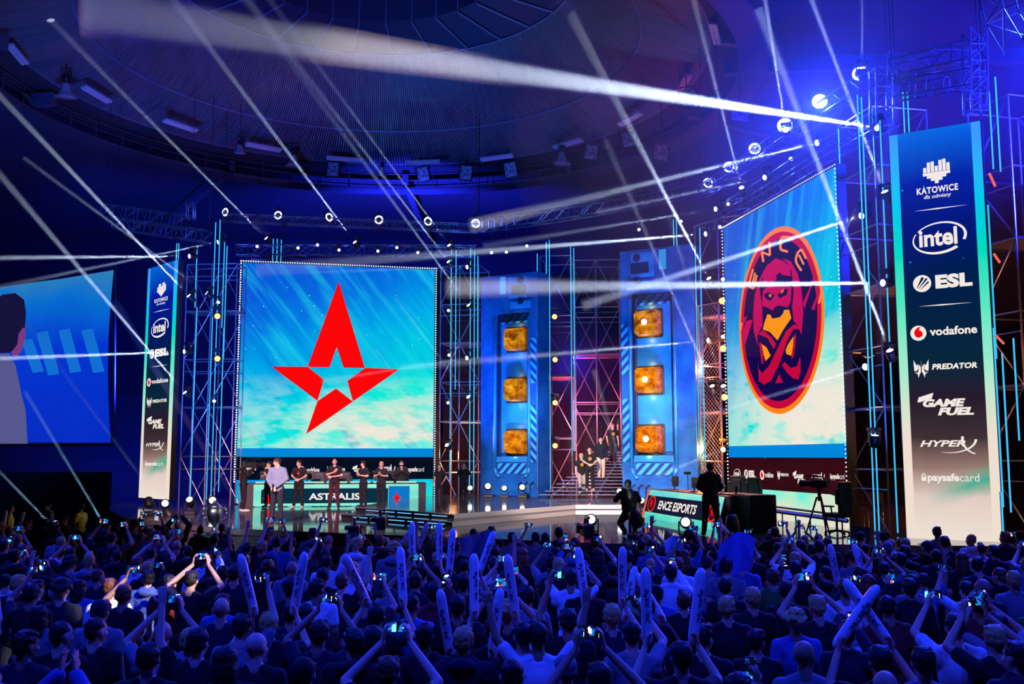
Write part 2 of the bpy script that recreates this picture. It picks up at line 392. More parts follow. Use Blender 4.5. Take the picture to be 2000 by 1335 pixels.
def text_mb(txt, x0, z0, x1, z1, y, bold=.0, shear=0, mbx=None, depth=.006, space=1.0):
    """lettering fitted into the box, thin solid letters standing on the panel"""
    c = bpy.data.curves.new('t', 'FONT'); c.body = txt; c.size = 1; c.offset = bold; c.shear = shear; c.space_character = space; c.extrude = 0; c.resolution_u = 3
    o = bpy.data.objects.new('t', c); TS.collection.objects.link(o)
    dg = bench_graph()
    me = bpy.data.meshes.new_from_object(o.evaluated_get(dg))
    xs = [q.co.x for q in me.vertices]; ys = [q.co.y for q in me.vertices]
    ax, bx, ay, by = min(xs), max(xs), min(ys), max(ys)
    sx = (x1 - x0) / (bx - ax); sz = (z1 - z0) / (by - ay)
    mbx = mbx or MB()
    mbx.add([(x0 + (q.co.x - ax) * sx, y, z0 + (q.co.y - ay) * sz) for q in me.vertices], [tuple(p.vertices) for p in me.polygons])
    bpy.data.objects.remove(o); bpy.data.meshes.remove(me); bpy.data.curves.remove(c)
    return mbx
def poly_mb(mbx, pts, y): return mbx.plate(pts, y, y + .004)
def ring_mb(mbx, cx, cz, rx, rz, t0, t1, wa, wb, y, n=40, tilt=0):
    """a swoosh: an arc of an ellipse whose width goes wa -> wb"""
    inn = []; out = []
    for k in range(n + 1):
        f = k / n; a = t0 + (t1 - t0) * f; wd = wa + (wb - wa) * f
        for lst, s_ in ((inn, -.5), (out, .5)):
            x = (rx + wd * s_) * math.cos(a); z = (rz + wd * s_) * math.sin(a)
            lst.append((cx + x * math.cos(tilt) - z * math.sin(tilt), cz + x * math.sin(tilt) + z * math.cos(tilt)))
    o = len(mbx.v)
    vs = [(p[0], y, p[1]) for p in inn] + [(p[0], y, p[1]) for p in out]
    mbx.add(vs, [(k, n + 1 + k, n + 2 + k, k + 1) for k in range(n)])
def disc_mb(mbx, cx, cz, r, y, n=32, rz=None):
    poly_mb(mbx, [(cx + r * math.cos(2 * math.pi * k / n), cz + (rz or r) * math.sin(2 * math.pi * k / n)) for k in range(n)], y)

M_REDP = glow('lit red print', rgb(235, 10, 20), 1.0)
M_DKP = glow('lit dark print', rgb(6, 34, 66), 1.0)
# each printed mark draws inside a box (x0,z0,x1,z1) on a panel at depth y
def mark_city(x0, z0, x1, z1, y, par):
    W_ = x1 - x0; H_ = z1 - z0; m = MB()
    hx0, hx1, hz0, hz1 = x0 + .17 * W_, x0 + .83 * W_, z0 + .4 * H_, z1; c = (hx1 - hx0) / 7; q = (hz1 - hz0)
    tops = [.72, .93, .95, .74, .97, 1, .82]
    for k in range(7): m.plate([(hx0 + k * c + .012 * W_, hz0 + .5 * q), (hx0 + (k + 1) * c - .004 * W_, hz0 + .5 * q), (hx0 + (k + 1) * c - .004 * W_, hz0 + tops[k] * q), (hx0 + k * c + .012 * W_, hz0 + tops[k] * q)], y, y + .004)
    for j, (a, b) in enumerate([(0, 7), (1, 6), (2, 5), (3, 4)]): m.plate([(hx0 + a * c, hz0 + (.48 - .12 * (j + 1)) * q), (hx0 + b * c, hz0 + (.48 - .12 * (j + 1)) * q), (hx0 + b * c, hz0 + (.485 - .12 * j) * q), (hx0 + a * c, hz0 + (.485 - .12 * j) * q)], y, y + .004)
    text_mb('KATOWICE', x0, z0 + .16 * H_, x1, z0 + .33 * H_, y, .035, 0, m, space=1.15)
    text_mb('dla odmiany', x0 + .17 * W_, z0, x0 + .83 * W_, z0 + .13 * H_, y, .01, .2, m)
    m.build('city_mark', M_PRINT, par)
def mark_swirl(x0, z0, x1, z1, y, par):
    W_ = x1 - x0; H_ = z1 - z0; cx, cz = (x0 + x1) / 2, (z0 + z1) / 2; m = MB(); s = W_
    ring_mb(m, cx, cz, .48 * W_, .43 * H_, R(140), R(-25), .02 * s, .055 * s, y, tilt=R(6))
    ring_mb(m, cx, cz, .48 * W_, .43 * H_, R(148), R(308), .02 * s, .06 * s, y, tilt=R(6))
    text_mb('intel', x0 + .13 * W_, z0 + .27 * H_, x0 + .83 * W_, z0 + .78 * H_, y, .03, 0, m)
    m.build('oval_mark', M_PRINT, par)
def mark_league(x0, z0, x1, z1, y, par):
    W_ = x1 - x0; H_ = z1 - z0; m = MB(); r = H_ / 2 * 1.05
    disc_mb(m, x0 + r, (z0 + z1) / 2, r, y)
    text_mb('ESL', x0 + 2.45 * r, z0 + .1 * H_, x1, z0 + .95 * H_, y, .06, 0, m, space=1.05)
    o = m.build('league_mark', M_PRINT, par); d = MB()
    cx, cz = x0 + r, (z0 + z1) / 2
    for (ax, az, bx, bz, w0, w1) in [(-.62, -.55, .12, .7, .02, .34), (-.42, -.62, .55, .55, .02, .24), (-.2, -.72, .72, .15, .02, .2)]:
        dx, dz = bx - ax, bz - az; L = math.hypot(dx, dz); px, pz = -dz / L, dx / L
        d.plate([(cx + r * (ax + px * w0), cz + r * (az + pz * w0)), (cx + r * (ax - px * w0), cz + r * (az - pz * w0)), (cx + r * (bx - px * w1 / 2), cz + r * (bz - pz * w1 / 2)), (cx + r * (bx + px * w1 / 2), cz + r * (bz + pz * w1 / 2))], y - .006, y - .002)
    d.build('slashes', M_DKP, o)
def mark_phone(x0, z0, x1, z1, y, par):
    W_ = x1 - x0; H_ = z1 - z0; m = MB(); r = H_ / 2; cx, cz = x0 + r, (z0 + z1) / 2
    disc_mb(m, cx, cz, r, y)
    text_mb('vodafone', x0 + 2.4 * r, z0 + .27 * H_, x1, z0 + .83 * H_, y, .028, 0, m)
    o = m.build('speech_mark', M_PRINT, par); d = MB()
    d.plate([(cx + r * a, cz + r * b) for a, b in [(-.52, -.05), (-.5, .2), (-.38, .45), (-.15, .68), (.15, .82), (.42, .86), (.2, .7), (.14, .5), (.16, .38), (.4, .22), (.54, -.02), (.54, -.25), (.4, -.48), (.1, -.6), (-.2, -.56), (-.42, -.36)]], y - .006, y - .002)
    d.build('quote_drop', M_REDP, o)
def mark_claw(x0, z0, x1, z1, y, par):
    W_ = x1 - x0; H_ = z1 - z0; m = MB(); ew = .24 * W_
    for sgn in (1, -1):
        c = x0 + ew / 2
        def q(a, b): return (c + sgn * a * ew / 2, z0 + b * H_)
        m.plate([q(-1, 1), q(-.6, .68), q(-.42, .78), q(-.42, .5), q(-.68, .38), q(-.95, .4), q(-1, .7)], y, y + .004)
        m.plate([q(-.95, .34), q(-.55, .28), q(-.36, .42), q(-.36, .76), q(-.08, .6), q(-.08, .95), q(-.06, .35), q(-.3, .16), q(-.42, 0), q(-.5, .2)], y, y + .004)
    text_mb('PREDATOR', x0 + .29 * W_, z0 + .42 * H_, x1, z0 + .74 * H_, y, .045, .18, m, space=1.05)
    m.build('claw_mark', M_PRINT, par)
def mark_drink(x0, z0, x1, z1, y, par):
    W_ = x1 - x0; H_ = z1 - z0; m = MB()
    text_mb('GAME', x0 + .1 * W_, z0 + .38 * H_, x0 + .86 * W_, z0 + .74 * H_, y, .055, .25, m)
    text_mb('FUEL', x0 + .36 * W_, z0, x1, z0 + .35 * H_, y, .055, .25, m)
    for k in range(5):
        a = .05 * k
        m.plate([(x0 + (a) * W_, z0 + (.62 + a * .7) * H_), (x0 + (a + .06) * W_, z0 + (.6 + a * .7) * H_), (x0 + (a + .1) * W_, z0 + (.86 + a * .75) * H_), (x0 + (a + .03) * W_, z0 + (.84 + a * .7) * H_)], y, y + .004)
    m.build('drink_mark', M_PRINT, par)
def mark_headset(x0, z0, x1, z1, y, par):
    W_ = x1 - x0; H_ = z1 - z0; m = MB()
    text_mb('HYPER', x0, z0 + .52 * H_, x0 + .8 * W_, z0 + .94 * H_, y, .03, .3, m, space=1.0)
    ring_mb(m, x0 + .52 * W_, z0 + 1.02 * H_, .46 * W_, .9 * H_, R(252), R(358), .005 * W_, .045 * W_, y)
    ring_mb(m, x0 + 1.05 * W_, z0 + .98 * H_, .3 * W_, .98 * H_, R(168), R(252), .05 * W_, .02 * W_, y)
    m.build('headset_mark', M_PRINT, par)
def mark_lock(x0, z0, x1, z1, y, par):
    W_ = x1 - x0; H_ = z1 - z0; m = MB()
    m.plate([(x0, z0 + .22 * H_), (x0 + .085 * W_, z0 + .22 * H_), (x0 + .085 * W_, z0 + .62 * H_), (x0, z0 + .62 * H_)], y, y + .004)
    ring_mb(m, x0 + .042 * W_, z0 + .62 * H_, .032 * W_, .3 * H_, 0, math.pi, .018 * W_, .018 * W_, y, 16)
    text_mb('paysafe', x0 + .11 * W_, z0, x0 + .66 * W_, z0 + .97 * H_, y, .035, 0, m)
    text_mb('card', x0 + .67 * W_, z0 + .21 * H_, x1, z0 + .97 * H_, y, -.005, 0, m)
    m.build('lock_mark', M_PRINT, par)

# ---- emissive picture materials
def sky_picture(name, W, z0, z1, flip=1, cream=.0, rays=(.78, .62)):
    m = node_mat(name); t = NT(m); v = t.obj(); x, y_, z = t.sep(v)
    uu = t.math('DIVIDE', x, W); vv = t.math('DIVIDE', t.math('SUBTRACT', z, z0), z1 - z0)
    n1 = t.noise(v, .45, 4, .55)
    tt = t.math('ADD', vv, t.math('ADD', t.math('MULTIPLY', t.math('SUBTRACT', n1, .5), .5), t.math('MULTIPLY', t.math('SUBTRACT', uu, .5), -.4 * flip)))
    base = t.ramp(tt, [(0, rgb(120, 240, 220)), (.16, rgb(20, 235, 215)), (.36, rgb(0, 205, 225)), (.62, rgb(0, 165, 232)), (.82, rgb(5, 120, 225)), (1, rgb(8, 92, 218))])
    # rays of light running diagonally
    nx, nz = rays
    acr = t.math('ADD', t.math('MULTIPLY', x, nx), t.math('MULTIPLY', z, nz)); alo = t.math('SUBTRACT', t.math('MULTIPLY', x, nz), t.math('MULTIPLY', z, nx))
    n2 = t.noise(t.comb(t.math('MULTIPLY', acr, 2.0), 0.0, t.math('MULTIPLY', alo, .16)), 1.0, 3, .6)
    base = t.mix(t.math('MULTIPLY', t.math('GREATER_THAN', vv, -1), t.ramp(n2, [(.5, (0, 0, 0, 1)), (.75, (.55, .55, .55, 1))])), base, rgb(40, 225, 240))
    base = t.mix(t.ramp(n2, [(.25, (.6, .6, .6, 1)), (.45, (0, 0, 0, 1))]), base, rgb(0, 95, 205))
    # cloud
    mp2 = t.n('ShaderNodeMapping', None, Vector=v); mp2.inputs['Rotation'].default_value = (0, R(-18), 0); mp2.inputs['Scale'].default_value = (.5, 1, 1.5); mp2.inputs['Location'].default_value = (1.3, 0, .7)
    n3 = t.noise(mp2.outputs[0], .9, 6, .62)
    low = t.ramp(vv, [(.1 + cream * .08, (1, 1, 1, 1)), (.4 + cream * .12, (0, 0, 0, 1))])
    side = t.ramp(uu, [(0, (.35, .35, .35, 1)), (.6, (1, 1, 1, 1))])
    cl = t.math('MULTIPLY', t.math('MULTIPLY', low, side), t.ramp(n3, [(.42 - cream * .08, (0, 0, 0, 1)), (.56 - cream * .08, (1, 1, 1, 1))]))
    base = t.mix(cl, base, rgb(240, 232, 218))
    # specks
    vo = t.n('ShaderNodeTexVoronoi', None, Vector=v, Scale=3.2)
    sp = t.math('MULTIPLY', t.math('LESS_THAN', vo.outputs['Distance'], .075), t.math('GREATER_THAN', t.sep(vo.outputs['Color'])[0], .45))
    base = t.mix(t.math('MULTIPLY', sp, .75), base, rgb(190, 245, 255))
    t.out(t.n('ShaderNodeEmission', None, Color=base, Strength=1.0)); return m
def grad_picture(name, H, stops, band=None, scale=.35, amt=.1):
    m = node_mat(name); t = NT(m); v = t.obj(); x, y_, z = t.sep(v)
    f = t.math('ADD', t.math('DIVIDE', z, H), t.math('MULTIPLY', t.math('SUBTRACT', t.noise(v, scale, 3), .5), amt))
    c = t.ramp(f, stops)
    if band:
        b = t.math('ADD', t.math('DIVIDE', z, H), t.math('MULTIPLY', x, -.028)); b = t.math('ADD', b, t.math('MULTIPLY', t.math('SUBTRACT', t.noise(v, .8, 3), .5), .05))
        c = t.mix(t.math('MULTIPLY', t.ramp(b, [(band - .035, (0, 0, 0, 1)), (band, (1, 1, 1, 1)), (band + .04, (0, 0, 0, 1))]), t.ramp(t.math('DIVIDE', x, 2.4), [(.2, (0, 0, 0, 1)), (.6, (.9, .9, .9, 1))])), c, rgb(0, 175, 140))
    vo = t.n('ShaderNodeTexVoronoi', None, Vector=v, Scale=2.4)
    sp = t.math('MULTIPLY', t.math('LESS_THAN', vo.outputs['Distance'], .06), t.math('GREATER_THAN', t.sep(vo.outputs['Color'])[0], .6))
    c = t.mix(t.math('MULTIPLY', t.math('MULTIPLY', sp, .5), t.math('GREATER_THAN', f, .55)), c, rgb(60, 200, 235))
    t.out(t.n('ShaderNodeEmission', None, Color=c, Strength=1.0)); return m

# ---- left stage screen with the red star
SL = Wall(463, 41.0, 846, 42.7, 890, 0.0)
W = SL.w; zt = SL.S(470, 512)[1]; zb0 = SL.S(650, 892)[1]; zb1 = SL.S(650, 875)[1]; zs0 = SL.S(650, 936)[1]; zlow = .05
scr = thing('led_screen', 'large square stage screen showing a red star on a bright blue sky', 'screen', SL.A, SL.rot)
MB().box(-.06, W + .06, .03, .3, zlow, zt + .08).build('cabinet', M_BLACK, scr)
MB().box(0, W, 0, .03, zb1, zt).build('picture', sky_picture('blue sky picture', W, zb1, zt), scr)
MB().box(0, W, -.005, .03, zb0, zb1).build('plain_band', glow('plain blue band', rgb(0, 135, 220), 1), scr)
MB().box(0, W, -.002, .03, zs0, zb0).build('sponsor_strip', grad_picture('dark sponsor strip', 8, [(0, rgb(6, 16, 34)), (1, rgb(4, 12, 34))]), scr)
MB().box(0, W, 0, .03, zlow, zs0).build('lower_picture', sky_picture('lower sky picture', W, -1.2, 2.6), scr)
S = SL.S
star = MB()
for pts in ([(661.4, 549.6), (600.8, 716), (643.5, 717), (657.6, 677.7), (671.2, 717.8), (712.7, 718.3)],
            [(530.3, 715.3), (600.8, 716), (632.8, 741.3), (620, 782.3)], [(712.7, 718.3), (780.1, 720.4), (689.2, 783.6), (678.5, 743.5)],
            [(620, 783), (656.3, 758.4), (689.2, 783.6), (597.8, 847.2)]):
    star.plate([S(*p) for p in pts], -.012, -.004)
star.build('red_star', glow('lit red star', rgb(255, 4, 8), 1.0), scr)
# row of marks along the strip
def strip_marks(S, par, row, y=-.012):
    for fn, u0, v0, u1, v1 in row:
        x0, z0 = S(u0, (v0 + v1) / 2)[0], S((u0 + u1) / 2, v1)[1]; x1, z1 = S(u1, (v0 + v1) / 2)[0], S((u0 + u1) / 2, v0)[1]
        fn(x0, z0, x1, z1, y, par)
strip_marks(S, scr, [(mark_swirl, 470, 903, 500, 927), (mark_league, 516, 911, 560, 925), (mark_phone, 577, 909, 624, 927), (mark_claw, 639, 909, 674, 927),
                     (mark_drink, 688, 908, 722, 929), (mark_headset, 738, 910, 772, 928), (mark_lock, 790, 911, 828, 923)])
m_bulb = glow('white bulbs', rgb(225, 232, 255), 1.6)
bulb_me = MB().ell((0, 0, 0), 1, 1, 1, None, 8, 5).mesh('bulb', m_bulb, True)
def bulbs(par, pts, step, r=.034):
    mb = MB(); left = [100]
    for a, b in pts:
        a = Vector(a); b = Vector(b); nn = int((b - a).length / step)
        for k in range(nn + 1):
            p = a.lerp(b, k / nn)
            if left[0] > 0:
                left[0] -= 1; q = bpy.data.objects.new('bulb', bulb_me); COL.objects.link(q); q.parent = par; q.location = p; q.scale = (r, r, r); continue
            mb.add([(p.x + r * i, p.y + r * j, p.z + r * q) for i, j, q in ((1, 0, 0), (-1, 0, 0), (0, -1, 0), (0, 1, 0), (0, 0, 1), (0, 0, -1))],
                                         [(0, 2, 4), (2, 1, 4), (1, 3, 4), (3, 0, 4), (2, 0, 5), (1, 2, 5), (3, 1, 5), (0, 3, 5)])
    o = mb.build('bulb_string', m_bulb, par, True); o['label'] = 'border string of small white bulbs'; o['kind'] = 'stuff'
zl = S(455, 940)[1]
bulbs(scr, [((-.08, -.03, zl), (-.08, -.03, zt + .06)), ((-.08, -.03, zt + .06), (W + .06, -.03, zt + .06)), ((W + .06, -.03, .1), (W + .06, -.03, zt + .06)), ((W - .4, -.03, .1), (W + .06, -.03, .1))], .1)

# ---- right stage screen with the round crest
SRt = Wall(1424, 34.9, 1652, 27.2, 893, 0.0)
S = SRt.S; W = SRt.w
zt = (S(1415, 446)[1] + S(1640, 320)[1]) / 2; zb0 = S(1540, 893)[1]; zb1 = S(1540, 868)[1]; zs0 = S(1540, 959)[1]; zlow = -.02
scr = thing('led_screen', 'large stage screen on the right showing a round orange-rimmed crest', 'screen', SRt.A, SRt.rot)
MB().box(-.05, W + .05, .03, .3, zlow, zt + .08).build('cabinet', M_BLACK, scr)
MB().box(0, W, 0, .03, zb1, zt).build('picture', sky_picture('blue sky picture right', W, zb1, zt, 1, 1.0, (.95, -.32)), scr)
MB().box(0, W, -.005, .03, zb0, zb1).build('plain_band', glow('plain blue band', rgb(0, 135, 220), 1), scr)
MB().box(0, W, -.002, .03, zs0, zb0).build('sponsor_strip', grad_picture('plum sponsor strip', 3, [(0, rgb(32, 8, 18)), (.5, rgb(56, 12, 22)), (1, rgb(26, 6, 22))], None, 1.2, .5), scr)
MB().box(0, W, 0, .03, zlow, zs0).build('lower_picture', grad_picture('pale lower picture', W, [(0, rgb(232, 222, 205)), (.1, rgb(190, 236, 205)), (.25, rgb(120, 240, 215))], None, .6, .9), scr)
cx, cz = S(1527, 620); rx = (S(1611, 610)[0] - S(1444, 630)[0]) / 2; cx = (S(1611, 610)[0] + S(1444, 630)[0]) / 2
cz = (S(1541, 433)[1] + S(1522, 808)[1]) / 2; rz = (S(1541, 433)[1] - S(1522, 808)[1]) / 2
crest = MB(); disc_mb(crest, cx, cz, rx, -.01, 64, rz); cr = crest.build('round_crest', glow('lit orange', rgb(255, 132, 20), 1), scr)
d = MB(); disc_mb(d, cx, cz, rx * .945, -.016, 64, rz * .945)
d.build('crimson_ring', glow('lit crimson', rgb(196, 8, 62), 1), cr)
d = MB(); disc_mb(d, cx, cz, rx * .865, -.022, 64, rz * .865); d.build('navy_disc', glow('lit navy', rgb(18, 8, 72), 1), cr)
def C4(pts): return [S(1420 + a / 3.3375, 420 + b / 3.3375) for a, b in pts]      # from a crop of the crest
M_MAG = glow('lit magenta', rgb(196, 4, 92), 1); M_CRI = glow('lit crimson', rgb(196, 8, 62), 1); M_ORA = glow('lit amber', rgb(255, 150, 10), 1); M_NAV = glow('lit navy', rgb(18, 8, 72), 1)
d = MB()
for pts in ([(322, 280), (265, 330), (240, 400), (245, 470), (290, 440), (340, 410), (420, 400), (415, 340), (375, 300)],
            [(365, 280), (420, 300), (465, 380), (490, 480), (502, 640), (490, 780), (470, 720), (440, 690), (430, 600), (440, 500), (425, 360), (395, 310)],
            [(272, 315), (235, 380), (215, 460), (225, 540), (235, 620), (235, 720), (200, 780), (205, 850), (180, 760), (175, 640), (185, 520), (215, 420)],
            [(240, 490), (270, 460), (330, 455), (390, 450), (425, 470), (420, 560), (400, 600), (350, 590), (310, 625), (265, 600), (232, 590)]):
    poly_mb(d, C4(pts), -.028)
for pts in ([(100, 790), (130, 690), (172, 680), (120, 850), (108, 830)], [(110, 730), (135, 655), (105, 680)], [(510, 610), (550, 480), (600, 400), (575, 380), (545, 470), (500, 570)], [(555, 610), (600, 500), (575, 620)]):
    poly_mb(d, C4(pts), -.028)
d.build('hooded_shape', M_MAG, cr)
d = MB()
for pts in ([(245, 520), (275, 500), (318, 520), (300, 545), (290, 560), (262, 545)], [(335, 520), (380, 480), (402, 480), (395, 520), (370, 530), (350, 545)],
            [(325, 395), (350, 372), (365, 390), (400, 395), (435, 400), (430, 412), (370, 420), (330, 415)], [(300, 625), (318, 600), (345, 585), (375, 600), (360, 640), (320, 640)]):
    poly_mb(d, C4(pts), -.034)
d.build('brow_shadow', M_NAV, cr)
d = MB()
for pts in ([(278, 515), (298, 515), (294, 535), (280, 532)], [(358, 495), (378, 478), (374, 500), (358, 512)],
            [(250, 700), (270, 645), (290, 650), (300, 675), (350, 665), (372, 640), (378, 618), (410, 615), (425, 670), (370, 750), (335, 815), (285, 760), (240, 745)],
            [(232, 840), (262, 860), (290, 915), (258, 950), (245, 910)], [(440, 790), (405, 840), (388, 880), (395, 905), (425, 915), (436, 850)]):
    poly_mb(d, C4(pts), -.034)
d.build('amber_mask', M_ORA, cr)
d = MB()
for pts in ([(205, 770), (240, 750), (290, 790), (325, 840), (308, 870), (270, 800), (230, 785)], [(480, 715), (440, 715), (390, 755), (330, 880), (280, 980), (235, 1030), (212, 1000), (208, 960), (212, 1080), (245, 1105), (290, 1080), (345, 970), (400, 810), (440, 740), (475, 745)],
            [(362, 975), (380, 955), (420, 995), (460, 985), (482, 925), (485, 1020), (470, 1070), (440, 1065), (400, 1030)], [(345, 1035), (370, 1090), (320, 1095)],
            [(215, 835), (228, 830), (245, 960), (232, 970)], [(448, 770), (455, 790), (440, 920), (425, 935)]):
    poly_mb(d, C4(pts), -.03)
d.build('crossed_bands', M_CRI, cr)
d = MB()
def strokes(pts, wd=9):
    for a, b in zip(pts, pts[1:]):
        dx, dz = b[0] - a[0], b[1] - a[1]; L = math.hypot(dx, dz) or 1; px, pz = -dz / L * wd, dx / L * wd
        poly_mb(d, C4([(a[0] + px, a[1] + pz), (a[0] - px, a[1] - pz), (b[0] - px, b[1] - pz), (b[0] + px, b[1] + pz)]), -.03)
M_LET = glow('lit letter orange', rgb(255, 140, 60), 1)
for parts_ in ([([(175, 352), (152, 432), (154, 468), (176, 480), (200, 390)], 6), ([(188, 375), (168, 456)], 5)], [([(242, 305), (232, 240), (285, 262), (280, 172)], 7)],
               [([(412, 142), (365, 142), (352, 170), (355, 225), (402, 238)], 8)], [([(522, 284), (490, 222), (466, 245), (453, 285), (458, 312), (490, 362)], 7), ([(474, 258), (506, 322)], 6)],
               [([(100, 700), (92, 750)], 6)], [([(618, 510), (605, 575)], 6)]):
    d = MB()
    for pts, wd in parts_: strokes(pts, wd)
    d.build('crest_letter' if len(parts_[0][0]) > 2 else 'crest_tick', M_LET, cr)
strip_marks(S, scr, [(mark_swirl, 1433, 914, 1447, 936), (mark_league, 1454, 917, 1476, 934), (mark_phone, 1485, 918, 1511, 937), (mark_claw, 1519, 919, 1541, 937),
                     (mark_drink, 1549, 919, 1574, 944), (mark_headset, 1586, 925, 1612, 943), (mark_lock, 1622, 924, 1650, 938)])
bulbs(scr, [((-.06, -.03, .1), (-.06, -.03, zt + .05)), ((-.06, -.03, zt + .05), (W + .05, -.03, zt + .05)), ((W + .05, -.03, .1), (W + .05, -.03, zt + .05))], .12, .026)

# ---- tall sponsor banners
def banner(u0, Y0, u1, Y1, z0, ztop, label, edge=.098):
    B = Wall(u0, Y0, u1, Y1, 890, z0); w_ = B.w; H = ztop - z0
    t_ = thing('led_banner', label, 'screen', B.A, B.rot)
    MB().box(-.03, w_ + .03, .03, .25, 0, H + .02).build('cabinet', M_BLACK, t_)
    side = [(0, rgb(238, 222, 205)), (.22, rgb(240, 222, 208)), (.4, rgb(170, 235, 205)), (.55, rgb(95, 232, 195)), (.68, rgb(0, 222, 190)), (.82, rgb(0, 200, 235)), (1, rgb(60, 150, 255))]
    MB().box(0, w_, 0, .03, 0, H).build('side_picture', grad_picture('banner edge picture', H, side, None, .6, .12), t_)
    main = [(0, rgb(238, 224, 212)), (.1, rgb(226, 204, 196)), (.17, rgb(150, 120, 112)), (.24, rgb(62, 48, 52)), (.33, rgb(40, 26, 44)), (.42, rgb(8, 38, 58)), (.62, rgb(0, 30, 72)), (.74, rgb(0, 20, 118)), (.87, rgb(0, 30, 160)), (.97, rgb(0, 90, 205)), (1, rgb(0, 105, 215))]
    ea = w_ * edge
    MB().box(ea, w_ - ea, -.008, .0, 0, H).build('centre_picture', grad_picture('banner centre picture', H, main, .085, .5, .05), t_)
    fr = lambda a: w_ * a; hz = lambda b: H * b
    # measured down the nearer banner
    for fn, x0, x1, v0, v1 in [(mark_city, .285, .735, .822, .92), (mark_swirl, .208, .80, .682, .768), (mark_league, .196, .833, .596, .636), (mark_phone, .142, .855, .476, .513),
                               (mark_claw, .163, .837, .385, .429), (mark_drink, .183, .78, .293, .347), (mark_headset, .19, .795, .2, .236), (mark_lock, .19, .796, .132, .156)]:
        fn(fr(x0), hz(v0), fr(x1), hz(v1), -.016, t_)
    for z in (.798, .56): MB().plate([(fr(.25), hz(z)), (fr(.5), hz(z) - .016), (fr(.82), hz(z)), (fr(.5), hz(z) + .016)], -.014, -.01).build('divider', M_PRINT, t_)
    return B
BR = banner(1764, 24.3, 1950, 23.15, .0, 9.95, 'tall vertical sponsor banner screen nearest on the right')
BL = banner(274, 41.7, 332, 39.7, .25, 9.85, 'tall narrow sponsor banner screen between the far left video wall and scaffold')

# ---- far left video wall: gently curved cloth with a live picture
vw = thing('video_wall', 'wide video wall at the far left showing a man from behind on blue', 'screen', P(-60, 866, 47))
A0 = P(-60, 866, 47)
def vwp(u, v, Y): p = P(u, v, Y) - A0; return p
cols = [(-60, 575, 47.8), (0, 561, 47.2), (60, 552, 46.8), (120, 544, 46.5), (180, 534, 46.3), (205, 530, 46.2), (222, 527, 46.1)]
rag = [0, 0, 0, 0, 0, -2, 0]
mbv = MB(); rows = 8; vs = []; fs = []
for i, (u, vt, Y) in enumerate(cols):
    for j in range(rows + 1):
        f = j / rows; v = vt + (864 - vt) * f; wav = 0
        if i == len(cols) - 1: wav = -8 * math.sin(f * math.pi) - 6 * f
        p = vwp(u + wav, v, Y + .25 * math.sin(f * 5 + i)); vs.append(p)
for i in range(len(cols) - 1):
    for j in range(rows): k = i * (rows + 1) + j; fs.append((k, k + 1, k + rows + 2, k + rows + 1))
mbv.add(vs, fs)
m = node_mat('live blue picture'); t = NT(m); v = t.obj(); x, y_, z = t.sep(v)
f = t.math('ADD', t.math('DIVIDE', z, 8.5), t.math('MULTIPLY', t.math('SUBTRACT', t.noise(v, .3, 3), .5), .35))
c = t.ramp(f, [(0, rgb(10, 50, 220)), (.5, rgb(4, 62, 235)), (.8, rgb(10, 125, 235)), (1, rgb(60, 150, 200))])
t.out(t.n('ShaderNodeEmission', None, Color=c, Strength=.75))
mbv.build('picture', m, vw, True)
def flat(name, pts, mt, Y):
    mb = MB(); mb.add([vwp(u, v, Y) for u, v in pts], [tuple(range(len(pts)))]); mb.build(name, mt, vw)
gl_b = glow('picture pale blue', rgb(20, 120, 225), .85)
pb = MB()
for k, (u, v) in enumerate([(52, 665), (82, 650), (125, 645), (170, 645)]):
    h = 80 if k else 60
    q = [vwp(u - 11, v, 45.9), vwp(u + 11, v - 4, 45.9), vwp(u + 34, v + h, 45.9), vwp(u + 12, v + h + 3, 45.9)]; pb.add(q, [(0, 1, 2, 3)])
pb.build('pale_bars', gl_b, vw)
man = MB()
man.add([vwp(u, v, 45.85) for u, v in [(-60, 680), (-20, 690), (18, 690), (30, 712), (36, 740), (42, 770), (50, 800), (54, 866), (-60, 866)]], [tuple(range(9))])
mo = man.build('pictured_man', glow('picture jacket', rgb(92, 92, 150), .9), vw)
hd = MB(); hd.add([vwp(u, v, 45.8) for u, v in [(-60, 640), (-30, 600), (5, 575), (30, 572), (47, 585), (51, 610), (48, 650), (40, 672), (20, 688), (-10, 690), (-60, 690)]], [tuple(range(11))])
hd.build('pictured_hair', glow('picture hair', rgb(24, 20, 64), .9), mo)
fc = MB(); fc.add([vwp(u, v, 45.75) for u, v in [(36, 652), (44, 640), (50, 640), (49, 662), (42, 684), (30, 700), (22, 688), (34, 672)]], [tuple(range(8))])
fc.build('pictured_cheek', glow('picture skin', rgb(128, 60, 130), .9), mo)
fr = MB(); fr.path([vwp(-60, 868, 46.6), vwp(222, 868, 46.2)], .06); fr.path([vwp(226, 520, 46.2), vwp(224, 868, 46.2)], .05); fr.build('frame', M_BLACK, vw)
